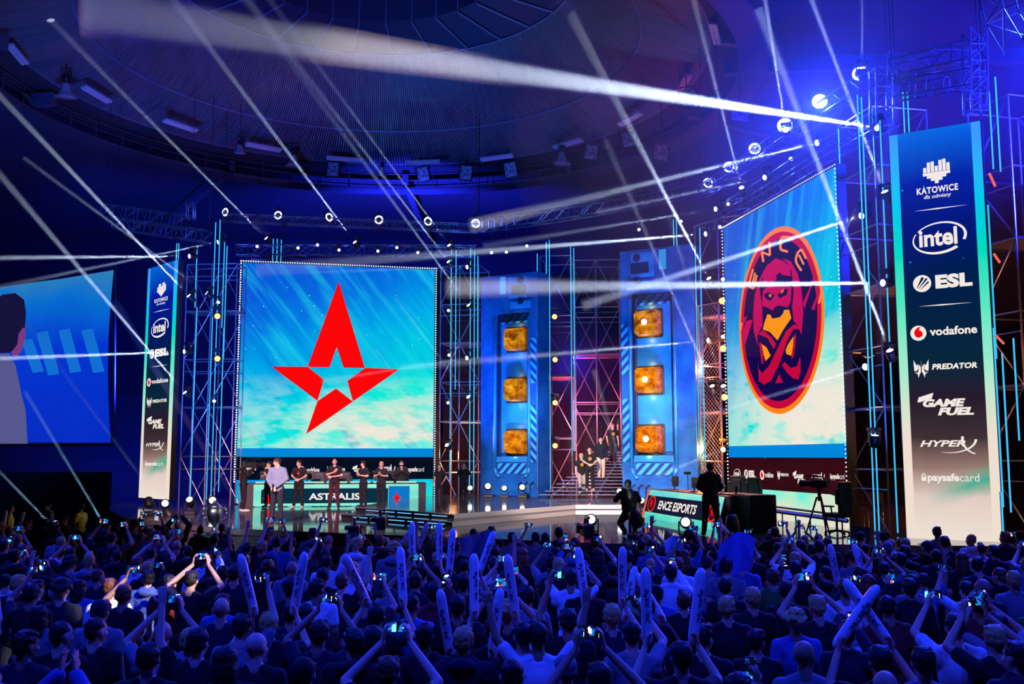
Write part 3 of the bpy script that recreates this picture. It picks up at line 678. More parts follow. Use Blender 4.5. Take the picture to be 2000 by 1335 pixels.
# ------------------------------------------------------------------ stage
m = node_mat('glossy black stage floor'); t = NT(m); v = t.obj()
mp = t.n('ShaderNodeMapping', None, Vector=v); mp.inputs['Scale'].default_value = (.25, 1.6, 1)
f = t.noise(mp.outputs[0], 2.5, 4, .6)
b = t.n('ShaderNodeBsdfPrincipled', None, Base_Color=t.mix(f, rgb(58, 62, 74), rgb(100, 104, 116)), Roughness=t.ramp(f, [(.3, (.03, .03, .03, 1)), (.7, (.1, .1, .1, 1))]))
bp = t.n('ShaderNodeBump', None, Strength=.03, Distance=.01, Height=f); t.t.links.new(bp.outputs[0], b.inputs['Normal']); t.out(b); M_STAGE = m
m = node_mat('pale gloss fascia'); t = NT(m); v = t.obj(); mp = t.n('ShaderNodeMapping', None, Vector=v); mp.inputs['Scale'].default_value = (.3, .3, 14)
f = t.noise(mp.outputs[0], 1.5, 3)
t.out(t.n('ShaderNodeBsdfPrincipled', None, Base_Color=t.mix(f, rgb(160, 160, 164), rgb(192, 190, 188)), Roughness=.22)); M_FASC = m
def xy(p): return (p.x, p.y)
front = [xy(G(u, v, 0)) for u, v in [(236, 1008), (440, 1031), (726, 1043), (1000, 1053), (1180, 1061), (1480, 1060), (1750, 1064), (1990, 1066)]]
stage = MB().prism(front + [(18, 50), (-19, 50), (front[0][0] - 2.5, front[0][1] + 5)], -1.34, 0).build('stage_platform', M_STAGE)
tag(stage, 'wide black glossy stage floor in front of the screens', 'stage')
lip = MB()
for a, b in zip(front, front[1:]):
    A = Vector((*a, -.16)); B = Vector((*b, -.16)); d = (B - A).normalized(); nn = Vector((d.y, -d.x, 0)) * .05
    lip.add([A, B, B + nn, A + nn, A + Vector((0, 0, .12)), B + Vector((0, 0, .12)), B + nn + Vector((0, 0, .12)), A + nn + Vector((0, 0, .12))], [(0, 1, 2, 3), (4, 5, 6, 7), (3, 2, 6, 7), (0, 1, 5, 4), (0, 3, 7, 4), (1, 2, 6, 5)])
lip.build('edge_trim', mat('grey edge trim', rgb(120, 120, 130), .35, .5), stage)
# raised centre platform, two tiers
up = [G(695, 989, .3), G(887, 1003, .3), G(1124, 985, .3), G(1232, 985, .3)]
lo = [G(667, 1002, .15), G(884, 1018, .15), G(1124, 996, .15), G(1250, 996, .15)]
plat = thing('centre_platform', 'raised two tier centre platform with pale fascia before the stairs', 'platform', (0, 0, 0))
MB().prism([xy(p) for p in lo] + [(5.6, 44), (-4.6, 44)], .003, .15).build('lower_tier', [M_STAGE], plat)
MB().prism([xy(p) for p in up] + [(5.4, 44), (-3.6, 43.5)], .15, .3).build('upper_tier', [M_STAGE], plat)
fas = MB()
def strip(mb, p, q, z0, z1, off=.012):
    d = (q - p).normalized(); nn = Vector((d.y, -d.x, 0)) * off
    a = p + nn; b = q + nn
    mb.add([(a.x, a.y, z0), (b.x, b.y, z0), (b.x, b.y, z1), (a.x, a.y, z1), (p.x, p.y, z0), (q.x, q.y, z0), (q.x, q.y, z1), (p.x, p.y, z1)], [(0, 1, 2, 3), (0, 4, 5, 1), (3, 2, 6, 7), (0, 3, 7, 4), (1, 5, 6, 2)])
for L_, z0, z1 in ((lo, .006, .146), (up, .155, .296)):
    strip(fas, L_[1], L_[2], z0, z1); strip(fas, L_[2], L_[3], z0, z1)
fas.build('pale_fascia', M_FASC, plat)
for nm, L_, z0, z1 in (('riser', lo, .01, .12), ('riser', up, .16, .27)):
    r_ = MB(); strip(r_, L_[0], L_[1], z0, z1, .01); r_.build(nm, M_BLACK, plat)
    n_ = MB(); strip(n_, L_[0], L_[1], z1, z1 + .03, .06); n_.build('nosing', mat('grey edge trim', rgb(120, 120, 130), .35, .5), plat)
    for k in range(5):
        s_ = MB(); a = L_[0].lerp(L_[1], .12 + k * .17); b_ = L_[0].lerp(L_[1], .12 + k * .17 + .14); strip(s_, a, b_, (z0 + z1) / 2 - .014, (z0 + z1) / 2 + .014, .02); s_.build('step_light', glow('step light', rgb(120, 190, 255), 1.0), plat)

# stairs between the columns
st = thing('staircase', 'flared metal staircase with open treads between the two blue columns', 'stairs', (0, 0, 0))
m_tread = mat('metal tread', rgb(190, 190, 205), .25, .8, .15, 12); NTR = 14
TREADS = []
rnd_ = lambda k: .55 + .45 * ((k * 37) % 11) / 11
for k in range(NTR):
    f = k / (NTR - 1); Y = 40.6 + 5.4 * f; z = .42 + 1.72 * f
    xl = P(1052 + 128 * f ** .9, 900, Y).x; xr = 5.6; TREADS.append((Y, z))
    MB().bbox(xl, xr, Y, Y + .36, z - .035, z, .008).build('tread', m_tread, st)
    MB().box(xl + .02, xl + (xr - xl) * rnd_(k), Y - .012, Y, z - .03, z - .008).build('step_light', glow('nosing light', rgb(170, 195, 255), .55), st)
for x0, x1 in ((1.6, 4.4), (3.4, 5.1), (5.5, 5.5)):
    MB().tube((x0, 40.7, .34), (x1, 46.2, 2.06), .05, .05, 8).build('stringer', M_STEEL, st)
for k in range(5):
    z0 = TREADS[2 + k * 2]; MB().tube((P(1075 + 20 * k, 900, z0[0]).x + .1, z0[0] + .2, .0), (P(1075 + 20 * k, 900, z0[0]).x + .1, z0[0] + .2, z0[1] - .03), .03).build('post', M_STEEL, st)
MB().bbox(3.7, 5.7, 46.1, 48.5, 2.12, 2.2, .02).build('landing', mat('landing deck', rgb(60, 60, 70), .6), st)
for x in (3.8, 5.6): MB().tube((x, 48, 0), (x, 48, 2.12), .04).build('post', M_STEEL, st)
tag(MB().box(-3.4, 8.5, 49.2, 49.5, 0, 11).build('wall_drape', mat('dark blue drape', rgb(9, 9, 26), .9, 0, .3, 3)), kind='structure')
tag(MB().box(-12, -3.4, 46.2, 46.5, 0, 10.5).build('wall_drape', mat('dark blue drape', rgb(9, 9, 26), .9, 0, .3, 3)), kind='structure')

# ------------------------------------------------------------------ blue columns with amber beacons
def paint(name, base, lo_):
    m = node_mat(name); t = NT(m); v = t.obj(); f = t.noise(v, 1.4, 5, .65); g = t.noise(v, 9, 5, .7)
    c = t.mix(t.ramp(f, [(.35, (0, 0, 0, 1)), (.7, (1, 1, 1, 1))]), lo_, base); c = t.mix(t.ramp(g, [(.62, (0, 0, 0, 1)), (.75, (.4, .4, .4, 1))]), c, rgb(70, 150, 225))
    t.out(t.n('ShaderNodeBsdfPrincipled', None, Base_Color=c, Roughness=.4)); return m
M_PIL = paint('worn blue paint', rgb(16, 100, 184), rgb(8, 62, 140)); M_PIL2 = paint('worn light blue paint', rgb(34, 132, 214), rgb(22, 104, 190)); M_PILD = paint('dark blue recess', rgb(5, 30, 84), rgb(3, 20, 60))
def hazard(name, sgn):
    m = node_mat(name); t = NT(m); x, y_, z = t.sep(t.obj())
    f = t.math('FRACT', t.math('MULTIPLY', t.math('ADD', z, t.math('MULTIPLY', x, sgn)), 2.7))
    c = t.mix(t.math('GREATER_THAN', f, .5), rgb(8, 50, 130), rgb(50, 150, 236)); t.out(t.n('ShaderNodeBsdfPrincipled', None, Base_Color=c, Roughness=.4)); return m
M_HAZ = hazard('hazard stripes rising', 1.0); M_HAZ2 = hazard('hazard stripes falling', -1.0)
m = node_mat('amber beacon glass'); t = NT(m); v = t.obj()
mp = t.n('ShaderNodeMapping', None, Vector=v); mp.inputs['Scale'].default_value = (1, 1, 1.3)
f = t.noise(mp.outputs[0], 2.6, 5, .62)
c = t.ramp(f, [(.34, rgb(70, 26, 2)), (.44, rgb(170, 80, 3)), (.54, rgb(246, 146, 6)), (.66, rgb(255, 205, 60))])
bb = t.n('ShaderNodeBsdfPrincipled', None, Base_Color=rgb(110, 52, 4), Roughness=.12); gd = t.n('ShaderNodeTexCoord').outputs['Generated']; gl = t.n('ShaderNodeVectorMath', {'operation': 'DISTANCE'}, i0=gd, i1=(.45, .4, .52)).outputs['Value']
t.set(bb, 'Emission Strength', t.ramp(gl, [(0, (1.7, 1.7, 1.7, 1)), (.35, (1.0, 1, 1, 1)), (.62, (.35, .35, .35, 1))])); t.t.links.new(c, bb.inputs['Emission Color'])
t.out(bb); M_AMB = m; m.cycles.emission_sampling = 'NONE'
def column(u0, Y0, u1, Y1, mirror, label, lit, htop):
    Wl = Wall(u0, Y0, u1, Y1, 890, .3); w_ = Wl.w; H = htop - .3
    o = thing('stage_column', label, 'column', Wl.A, Wl.rot)
    A = (lambda a: w_ * (1 - a)) if mirror else (lambda a: w_ * a)
    def bx(mb, a0, a1, y0, y1, h0, h1, bev=.02):
        x0, x1 = sorted((A(a0), A(a1))); mb.bbox(x0, x1, y0, y1, H * h0, H * h1, bev); return mb
    MB().box(0, w_, .25, .95, 0, H).build('body', M_PIL, o)
    fr = MB(); bx(fr, 0, .15, 0, .27, 0, 1); bx(fr, .72, 1, 0, .27, 0, 1); bx(fr, .14, .73, 0, .27, 0, .16); bx(fr, .14, .73, 0, .27, .82, 1); fr.build('front_frame', M_PIL, o)
    re = MB(); bx(re, .17, .70, .2, .26, .19, .8); re.build('recess_panel', M_PIL2, o)
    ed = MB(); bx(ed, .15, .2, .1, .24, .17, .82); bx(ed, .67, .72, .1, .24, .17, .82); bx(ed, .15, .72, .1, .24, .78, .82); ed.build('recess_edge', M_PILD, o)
    rim = MB(); q = lambda a, h: (A(a), -.03, H * h)
    rim.path([q(.135, .8), q(.135, .125), q(.17, .095), q(.22, .085)], .07, 8); rim.path([q(.735, .8), q(.735, .125), q(.70, .095), q(.65, .085)], .07, 8); rim.build('rim', M_PIL2, o, True)
    hz = MB(); bx(hz, .015, .115, -.03, 0, .70, .46 + .04, .01); bx(hz, .015, .115, -.03, 0, .15, .40, .01); hz.build('hazard_strip', M_HAZ if mirror else M_HAZ2, o)
    hz = MB(); bx(hz, .19, .68, -.03, 0, .1, .145, .01); hz.build('hazard_strip', M_HAZ2, o)
    hz = MB(); bx(hz, .19, .66, .1, .2, .775, .815, .01); hz.build('hazard_strip', M_HAZ2, o)
    le = MB(); bx(le, .17, .70, -.05, .02, .15, .175, .01); le.build('ledge', M_PIL2, o)
    hd = MB(); bx(hd, .17, .48, -.12, 0, .885, .985); bx(hd, .1, .45, -.1, 0, .84, .87); hd.build('hinge_block', M_PIL2, o)
    dk = MB(); bx(dk, .17, .42, -.13, -.1, .9, .945, .01); dk.build('dark_slot', M_PILD, o)
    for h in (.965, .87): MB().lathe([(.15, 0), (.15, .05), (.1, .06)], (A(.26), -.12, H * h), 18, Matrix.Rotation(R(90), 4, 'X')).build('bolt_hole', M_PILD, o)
    lp = MB(); bx(lp, .55, .64, -.06, 0, .91, .99, .01); lp.build('pale_panel', glow('pale blue panel', rgb(40, 150, 235), .9), o)  # pale blue panel with an emissive colour
    for k, h in enumerate((.70, .472, .24)):
        x0, x1 = sorted((A(.2), A(.55))); z0 = H * (h - .054); z1 = H * (h + .054); bm = bmesh.new(); bmesh.ops.create_cube(bm, size=1)
        for v in bm.verts:
            near = v.co.y < 0
            k2 = .84 if near else 1
            v.co = Vector(((x0 + x1) / 2 + v.co.x * (x1 - x0) * k2, .22 if not near else -.33, (z0 + z1) / 2 + v.co.z * (z1 - z0) * k2))
        bmesh.ops.bevel(bm, geom=bm.edges[:], offset=.07, segments=3, affect='EDGES'); bm.verts.index_update()
        mb = MB(); mb.add([v.co[:] for v in bm.verts], [[v.index for v in f.verts] for f in bm.faces]); bm.free()
        be = mb.build('beacon', M_AMB, o); be['label'] = 'amber glass beacon'
        rb_ = MB(); rb_.bbox(x0 - .04, x1 + .04, .12, .22, z0 - .04, z1 + .04, .03); rb_.build('beacon_collar', mat('beacon collar', rgb(36, 30, 26), .4), be)
        if lit: MB().ell(((x0 + x1) / 2, -.34, (z0 + z1) / 2), .12, .06, .12).build('bulb', glow('beacon bulb', (1, .9, .55, 1), 2.2), be, True)
        c_ = Wl.W((x0 + x1) / 2, -.1, z1 + .12); lamp('beacon_glow', 'POINT', c_, 7 if lit else 3, (1, .62, .12), None, .05)
        c_ = Wl.W((x0 + x1) / 2, -.1, z0 - .12); lamp('beacon_glow', 'POINT', c_, 7 if lit else 2, (1, .62, .12), None, .05)
    for k in range(3):
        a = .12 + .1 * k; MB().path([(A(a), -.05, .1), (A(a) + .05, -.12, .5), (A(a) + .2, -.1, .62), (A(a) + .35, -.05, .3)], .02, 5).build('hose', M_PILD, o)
    return Wl
CL = column(938, 42.6, 1050, 41.1, True, 'blue column with unlit-centred amber beacons, left of the staircase', False, 9.65)
CR = column(1215, 38.1, 1362, 36.6, False, 'blue column with bright-centred amber beacons, right of the staircase', True, 9.85)
for (x, y, tx, tz, tw, e) in [(-.9, 38.5, -.6, 3, 42, 2600), (.5, 38.3, .6, 5, 41.5, 2600), (4.6, 34.2, 4.9, 4, 37.5, 2600), (6.2, 33.6, 6, 6, 36.8, 2600)]:
    lamp('column_uplight', 'SPOT', (x, y, .5), e, (.1, .42, 1), (tx, tw, tz + 2), .1, 60, .8)

# ------------------------------------------------------------------ team desks
def chair(loc, rot, label):
    o = thing('gaming_chair', label, 'chair', loc, rot)
    MB().bbox(-.27, .27, -.25, .27, .42, .54, .04).build('seat', M_BLACK, o)
    b_ = MB(); b_.bbox(-.26, .26, .22, .34, .52, 1.32, .05); b_.bbox(-.33, -.2, .2, .36, .75, 1.15, .04); b_.bbox(.2, .33, .2, .36, .75, 1.15, .04); b_.build('backrest', M_BLACK, o)
    MB().bbox(-.15, .15, .2, .24, 1.16, 1.28, .015).build('headrest', mat('grey headrest', rgb(80, 80, 86), .7), o)
    for s in (-1, 1): MB().path([(s * .3, .1, .48), (s * .34, .1, .7)], .02).bbox(s * .34 - .05, s * .34 + .05, -.15, .18, .69, .73, .015).build('armrest', M_BLACK, o)
    MB().tube((0, 0, .1), (0, 0, .43), .03).build('post', M_DARK, o)
    bs = MB()
    for k in range(5): a = k * 1.2566; bs.tube((0, 0, .1), (.3 * math.cos(a), .3 * math.sin(a), .06), .025); bs.ell((.3 * math.cos(a), .3 * math.sin(a), .03), .03, .03, .03)
    bs.build('star_base', M_DARK, o)
    return o
DL = Wall(497, 38.9, 818, 39.9, 890, 0.0); S = DL.S; w_ = DL.w; zt = .88
o = thing('team_desk', 'long team desk with a lit front panel lettered in white under the star screen', 'desk', DL.A, DL.rot)
MB().bbox(-.35, w_ + .3, .05, 1.0, zt - .02, zt + .03, .012).build('desk_top', M_BLACK, o)
MB().box(-.35, -.02, .02, .98, .002, zt - .02).build('end_cabinet', M_BLACK, o); MB().box(w_ + .02, w_ + .3, .02, .98, .002, zt - .02).build('end_cabinet', M_BLACK, o)
fp = o
MB().box(0, w_, .0, .05, .03, zt - .02).build('front_display', grad_picture('desk rim picture', 1, [(0, rgb(150, 240, 210)), (.5, rgb(120, 225, 205)), (1, rgb(170, 245, 220))], None, .7, .6), o)
x0 = S(510, 965)[0]; x1 = S(758, 965)[0]; z0 = S(650, 982)[1]; z1 = S(650, 953)[1]
MB().plate([(x0, z0), (x1, z0), (x1, z1), (x0 + .1, z1), (x0, z1 - .08)], -.006, 0).build('name_panel', glow('dark teal panel', rgb(8, 48, 70), 1), o)
MB().plate([(x1 + .02, .1), (w_ - .35, .1), (w_ - .35, zt - .1), (x1 + .02, zt - .1)], -.006, 0).build('blue_panel', glow('desk blue panel', rgb(10, 120, 200), 1), o)
a = S(603, 976); b_ = S(703, 962); text_mb('ASTRALIS', a[0], a[1], b_[0], b_[1], -.012, .03).build('team_lettering', M_PRINT, o)
def small_star(cx, cz, s, y, par):
    mb = MB(); pts = [(0, 1.15), (-.3, .05), (-.98, .05), (-.38, -.3), (-.5, -1.0), (.28, -.45), (.92, .05), (.32, .05)]
    mb.plate([(cx + p[0] * s, cz + p[1] * s) for p in pts], y, y + .004); mb.build('small_star', glow('lit red star', rgb(255, 4, 8), 1), par)
c_ = S(527, 973); small_star(c_[0], c_[1], .3, -.012, o); c_ = S(775, 970); small_star(c_[0], c_[1], .2, -.012, o)
for k in range(7):
    x = w_ * (.01 + k * .142); MB().box(x, x + w_ * .125, .02, .06, zt + .03, zt + .09).build('edge_light', glow('desk edge light', rgb(190, 245, 225), .9), o)
for k, (u, lab) in enumerate([(520, 'partly behind the host'), (598, 'right of the second player'), (650, 'behind the player in red-lit trousers'), (735, 'left of the blond player'), (765, 'beside the bearded man')]):
    x = S(u, 930)[0]; p = DL.W(x, .62, zt + .03)
    mo = thing('monitor', 'black monitor seen from behind on the lettered desk, ' + lab, 'monitor', p, DL.rot + R(6 * (-1) ** k), 'monitors on the long desk')
    MB().bbox(-.29, .29, 0, .04, .12, .46, .012).build('screen_back', M_BLACK, mo); MB().tube((0, .05, .02), (0, .04, .28), .025).build('stand', M_DARK, mo); MB().bbox(-.12, .12, -.05, .15, 0, .02, .006).build('foot', M_DARK, mo)
    q = DL.W(x + .45, 1.5, 0); chair(q, DL.rot, 'black gaming chair behind long desk, by the monitor ' + lab)
# right desk, its front leaning back
bl = Vector((*xy(G(1253, 1009, 0)), 0)); br = Vector((*xy(G(1397, 1036, 0)), 0)); tl = G(1276, 957, .88)
class Lean:
    def __init__(s):
        s.A = bl; s.d = (br - bl); s.w = s.d.length; s.d.normalize(); s.rot = math.atan2(s.d.y, s.d.x)
        nin = Vector((-s.d.y, s.d.x, 0)); off = max(.25, (tl - bl).dot(nin)); s.t = math.atan2(off, .88)
        s.up = (Vector((0, 0, 1)) * math.cos(s.t) + nin * math.sin(s.t)); s.n = s.d.cross(s.up); s.nin = nin; s.len = .88 / math.cos(s.t)
    def S(s, u, v):
        r = ray(u, v); k = (s.A - EYE).dot(s.n) / r.dot(s.n); p = EYE + r * k - s.A; return (p.dot(s.d), p.dot(s.up))
DR = Lean(); S = DR.S; w_ = DR.w; Ls = DR.len
o = thing('team_desk', 'slanted team desk with lit lettered front on the right below the crest screen', 'desk', DR.A, DR.rot)
def leanp(ob): ob.rotation_euler = (-DR.t, 0, 0); return ob
dy = math.tan(DR.t) * .88
MB().prism([(0, dy), (w_, dy), (w_, dy + .95), (0, dy + .95)], .86, .9).build('desk_top', M_BLACK, o)
for x in (.0, w_ - .06): MB().add([(x, .03, 0), (x, dy + .9, 0), (x, dy + .9, .86), (x, dy + .03, .86), (x + .06, .03, 0), (x + .06, dy + .9, 0), (x + .06, dy + .9, .86), (x + .06, dy + .03, .86)], [(0, 1, 2, 3), (4, 5, 6, 7), (0, 1, 5, 4), (1, 2, 6, 5), (2, 3, 7, 6), (3, 0, 4, 7)]).build('end_panel', M_BLACK, o)
leanp(MB().plate([(0, 0), (w_, 0), (w_, Ls), (0, Ls)], 0, .04).build('front_display', grad_picture('desk aqua picture', 1.1, [(0, rgb(70, 215, 200)), (.45, rgb(150, 235, 205)), (.7, rgb(90, 215, 225)), (1, rgb(170, 240, 205))], None, .5, .8), o))
leanp(MB().plate([(0, 0), (.22, 0), (.22, Ls), (0, Ls)], -.004, 0).build('salmon_edge', glow('lit salmon edge', rgb(225, 110, 90), 1), o))
x0 = S(1262, 987)[0]; x1 = w_ * .985; z0 = Ls * .22; z1 = Ls * .8
leanp(MB().plate([(x0, z0), (x1, z0), (x1, z1), (x0, z1)], -.008, -.003).build('name_panel', glow('dark navy panel', rgb(22, 26, 50), 1), o))
a0, a1 = S(1286, 988)[0], S(1361, 995)[0]; leanp(text_mb('ENCE ESPORTS', a0, Ls * .36, a1, Ls * .66, -.014, .03, .12).build('team_lettering', M_PRINT, o))
for u in (1273, 1392):
    c_ = S(u, 985 if u < 1300 else 1003); cxx = c_[0]; mb = MB(); disc_mb(mb, cxx, Ls * .51, .34, -.013, 32, .27); q = leanp(mb.build('small_crest', glow('lit crest rim', rgb(225, 60, 40), 1), o))
    mb = MB(); disc_mb(mb, cxx, Ls * .51, .27, -.018, 32, .215); mb.build('crest_disc', glow('lit crest disc', rgb(60, 10, 36), 1), q)
    mb = MB(); poly_mb(mb, [(cxx + a * .34, Ls * .51 + b * .27) for a, b in [(-.3, .4), (0, .55), (.3, .4), (.35, -.1), (.15, -.05), (.3, -.5), (0, -.2), (-.3, -.5), (-.15, -.05), (-.35, -.1)]], -.023); mb.build('crest_figure', M_REDP, q)
for k, f in enumerate((.14, .42, .7, .92)):
    p = DR.A + DR.d * (w_ * f) + DR.nin * (dy + .62) + Vector((0, 0, .9))
    mo = thing('monitor', 'black monitor on the slanted desk, ' + ['nearest the bright-lit column', 'second along from the column', 'third along, left of the standing cameraman', 'behind the standing cameraman'][k], 'monitor', p, DR.rot + R(180), 'monitors on the slanted desk')
    MB().bbox(-.27, .27, 0, .04, .1, .42, .012).build('screen_back', M_BLACK, mo); MB().tube((0, .05, .02), (0, .04, .25), .025).build('stand', M_DARK, mo); MB().bbox(-.12, .12, -.05, .15, 0, .02, .006).build('foot', M_DARK, mo)
    if k in (0, 1): mo2 = thing('stalk_camera', 'small stalk camera on the slanted desk, ' + ['left one', 'right one'][k], 'camera', p + Vector((.35, -.2, 0)), 0); MB().tube((0, 0, 0), (0, 0, .5), .015).build('stalk', M_BLACK, mo2); MB().bbox(-.12, .1, -.05, .05, .48, .57, .02).build('camera_head', M_BLACK, mo2)  # the stalk camera gives no light
chair(G(1444, 1010, 0) + Vector((.2, .6, 0)), R(150), 'black gaming chair behind the slanted desk, left of the taller one')
chair(G(1492, 1018, 0) + Vector((0, .2, 0)), R(115), 'black gaming chair in the gap right of the standing cameraman')
chair(P(1634, 1012, 25.4) * 1, R(215), 'black gaming chair by the right lower corner of the crest screen')
bpy.data.objects['gaming_chair.007'].location.z = 0 if 'gaming_chair.007' in bpy.data.objects else 0
bx_ = thing('flight_case', 'black equipment cabinet behind the slanted desk on the right', 'cabinet', G(1462, 1036, 0) + Vector((0, .4, 0)), R(-70)); MB().bbox(-.9, .9, -.4, .4, 0, .95, .03).build('body', M_BLACK, bx_); MB().bbox(-.4, .1, -.42, -.4, .45, .75, .004).build('white_panel', mat('pale panel', rgb(150, 150, 190), .5), bx_)
# pixel bar lamp on the floor by the crest screen
bp_ = thing('pixel_bar', 'long blue dotted light bar along the floor below the crest screen', 'light', (0, 0, 0))
a = G(1497, 1018, .0) + Vector((0, 0, .35)); b_ = G(1655, 1044, .0) + Vector((0, 0, .35)); MB().tube(a, b_, .06).tube(a + Vector((0, .1, .12)), b_ + Vector((0, .1, .12)), .03).build('rail', M_BLACK, bp_)
mb = MB()
for k in range(60): p = a.lerp(b_, (k + .5) / 60) + Vector((-.03, -.06, .02)); mb.box(p.x - .025, p.x + .025, p.y - .01, p.y + .01, p.z - .02, p.z + .02)
mb.build('pixel_lights', glow('blue pixels', rgb(60, 80, 255), 1.4), bp_)
for k in range(6): p = a.lerp(b_, .05 + k * .18); MB().tube((p.x, p.y, 0), p, .02).build('leg', M_BLACK, bp_)

# ------------------------------------------------------------------ scaffold towers, led tubes, trusses
def scaffold(label, ua, Ya, ub, Yb, z0, z1, nb, depth, levels, diag=True, lattice=False):
    A = P(ua, 890, Ya); B = P(ub, 890, Yb); A.z = B.z = z0
    o = thing('scaffold_tower', label, 'scaffold', A, math.atan2((B - A).y, (B - A).x)); L = (B - A).length; H = z1 - z0; D = depth
    for i in range(nb + 1):
        for y in (0, D): rod('upright', (L * i / nb, y, 0), (L * i / nb, y, H), .026, M_STEEL, o)
    for j in range(1, levels + 1):
        z = H * j / levels
        for y in (0, D): rod('ledger', (0, y, z), (L, y, z), .024, M_STEEL, o); rod('guard_rail', (0, y, z - .5), (L, y, z - .5), .02, M_STEEL, o) if j % 2 else None
        for i in (0, nb): rod('transom', (L * i / nb, 0, z), (L * i / nb, D, z), .024, M_STEEL, o)
        if j % 2 == 0 and j < levels:
            MB().box(.03, L - .03, .1, D - .1, z + .02, z + .06).build('deck_board', mat('scaffold board', rgb(90, 84, 92), .7, 0, .3), o)
    if diag:
        for j in range(levels):
            for i in range(nb):
                a0, a1 = (i, i + 1) if (i + j) % 2 else (i + 1, i)
                rod('brace', (L * a0 / nb, 0, H * j / levels), (L * a1 / nb, 0, H * (j + 1) / levels), .02, M_STEEL, o)
                if lattice: rod('brace', (L * a1 / nb, D, H * j / levels), (L * a0 / nb, D, H * (j + 1) / levels), .02, M_STEEL, o)
    return A, B
scaffold('scaffold tower left of the star screen with cyan tubes', 352, 39.9, 452, 39.7, 0, 9.7, 2, 1.0, 5, True, True)
scaffold('scaffold tower between the star screen and the left blue column', 858, 44.0, 934, 43.6, 0, 10.4, 2, 1.8, 6)
scaffold('pink-lit scaffold left of the staircase beside the left blue column', 1056, 44.6, 1118, 44.4, 0, 11.0, 1, 2.2, 4, True, True)
scaffold('dim scaffold behind the staircase between the blue columns', 1120, 46.6, 1214, 46.4, 2.2, 11.2, 2, 1.8, 4, True, True)
scaffold('orange-lit scaffold between the right blue column and crest screen', 1366, 36.9, 1412, 35.9, 0, 10.6, 1, 1.6, 6, True, True)
scaffold('scaffold tower between the crest screen and the nearest banner', 1662, 27.3, 1732, 25.6, 0, 11.2, 1, 1.6, 7, True, True)
scaffold('scaffold tower at the far right behind the nearest banner', 1926, 25.6, 2010, 24.2, 0, 11.0, 1, 1.6, 6, True, True)
scaffold('scaffold frame rising behind the left of the star screen', 470, 43.6, 560, 43.8, 0, 10.9, 2, 1.2, 6)
# wire mesh panels on the warm scaffolds
def mesh_panel(label, u0, Y0, u1, Y1, z0, z1):
    A = P(u0, 890, Y0); B = P(u1, 890, Y1); A.z = B.z = z0; L = (B - A).length; H = z1 - z0
    mb = MB(); s = .16; n = int((L + H) / s)
    for k in range(1, n):
        c = k * s
        for flip in (0, 1):
            p = (c, 0) if c < L else (L, c - L); q = (0, c) if c < H else (c - H, H)
            if flip: p = (L - p[0], p[1]); q = (L - q[0], q[1])
            mb.tube((p[0], 0, p[1]), (q[0], 0, q[1]), .008, .008, 3, False)
    o = thing('mesh_panel', label, 'panel', A, math.atan2((B - A).y, (B - A).x)); mb.build('wire_mesh', M_STEEL, o); fr = MB(); fr.path([(0, 0, 0), (L, 0, 0), (L, 0, H), (0, 0, H), (0, 0, 0)], .02); fr.build('frame', M_STEEL, o)
mesh_panel('tall wire mesh panel in the orange-lit scaffold', 1370, 36.6, 1410, 35.75, .6, 7.5)
mesh_panel('wire mesh panel in the pink-lit scaffold by the staircase', 1050, 44.3, 1078, 44.2, .5, 5.5)

TUBES = [(378, 600, 978, 39.7), (383, 480, 600, 39.7), (412, 434, 984, 39.6), (421, 429, 970, 39.6), (436, 473, 640, 39.6), (440, 480, 700, 39.6), (432, 640, 960, 39.6), (336, 475, 960, 42.8), (340, 475, 960, 42.8),
         (880, 488, 940, 43.2), (890, 488, 760, 43.3), (918, 484, 960, 43.1), (926, 490, 958, 43.1), (933, 500, 700, 43.2), (1050, 495, 960, 44), (1068, 472, 962, 43.9), (1074, 468, 955, 43.9), (1116, 481, 890, 44.3), (1122, 484, 880, 44.3),
         (527, 466, 960, 43.4), (535, 466, 960, 43.4), (543, 468, 960, 43.4), (1369, 477, 640, 36.3), (1362, 480, 900, 36.6), (1320, 428, 940, 40.2), (1326, 428, 940, 40.2), (1367, 445, 476, 37), (1375, 700, 900, 36.2),
         (1692, 185, 1048, 25.9), (1700, 190, 1050, 25.9), (1736, 235, 1040, 25.2), (1654, 420, 1040, 27.6), (1783, 180, 1030, 25.2), (1792, 180, 1030, 25.2), (1936, 180, 330, 23.3), (1949, 150, 335, 23.1), (1938, 400, 700, 23.2), (1950, 640, 990, 23), (1966, 690, 1000, 22.8), (1958, 960, 1060, 22.9), (1985, 660, 860, 22.6)]
tb = None; TP = [('left of the star screen', 0, 440), ('above the star screen', 500, 560), ('left of the left blue column', 860, 936), ('beside the staircase', 1040, 1130), ('above the right blue column', 1300, 1330), ('left of the crest screen', 1340, 1380), ('right of the crest screen', 1640, 1745), ('above the nearest banner', 1750, 1800), ('right of the nearest banner', 1900, 2000)]
cnt = {}
ORD = ['first', 'second', 'third', 'fourth', 'fifth', 'sixth', 'seventh', 'eighth', 'ninth', 'tenth', 'eleventh', 'twelfth', 'thirteenth', 'fourteenth', 'fifteenth', 'sixteenth', 'seventeenth', 'eighteenth', 'nineteenth', 'twentieth']
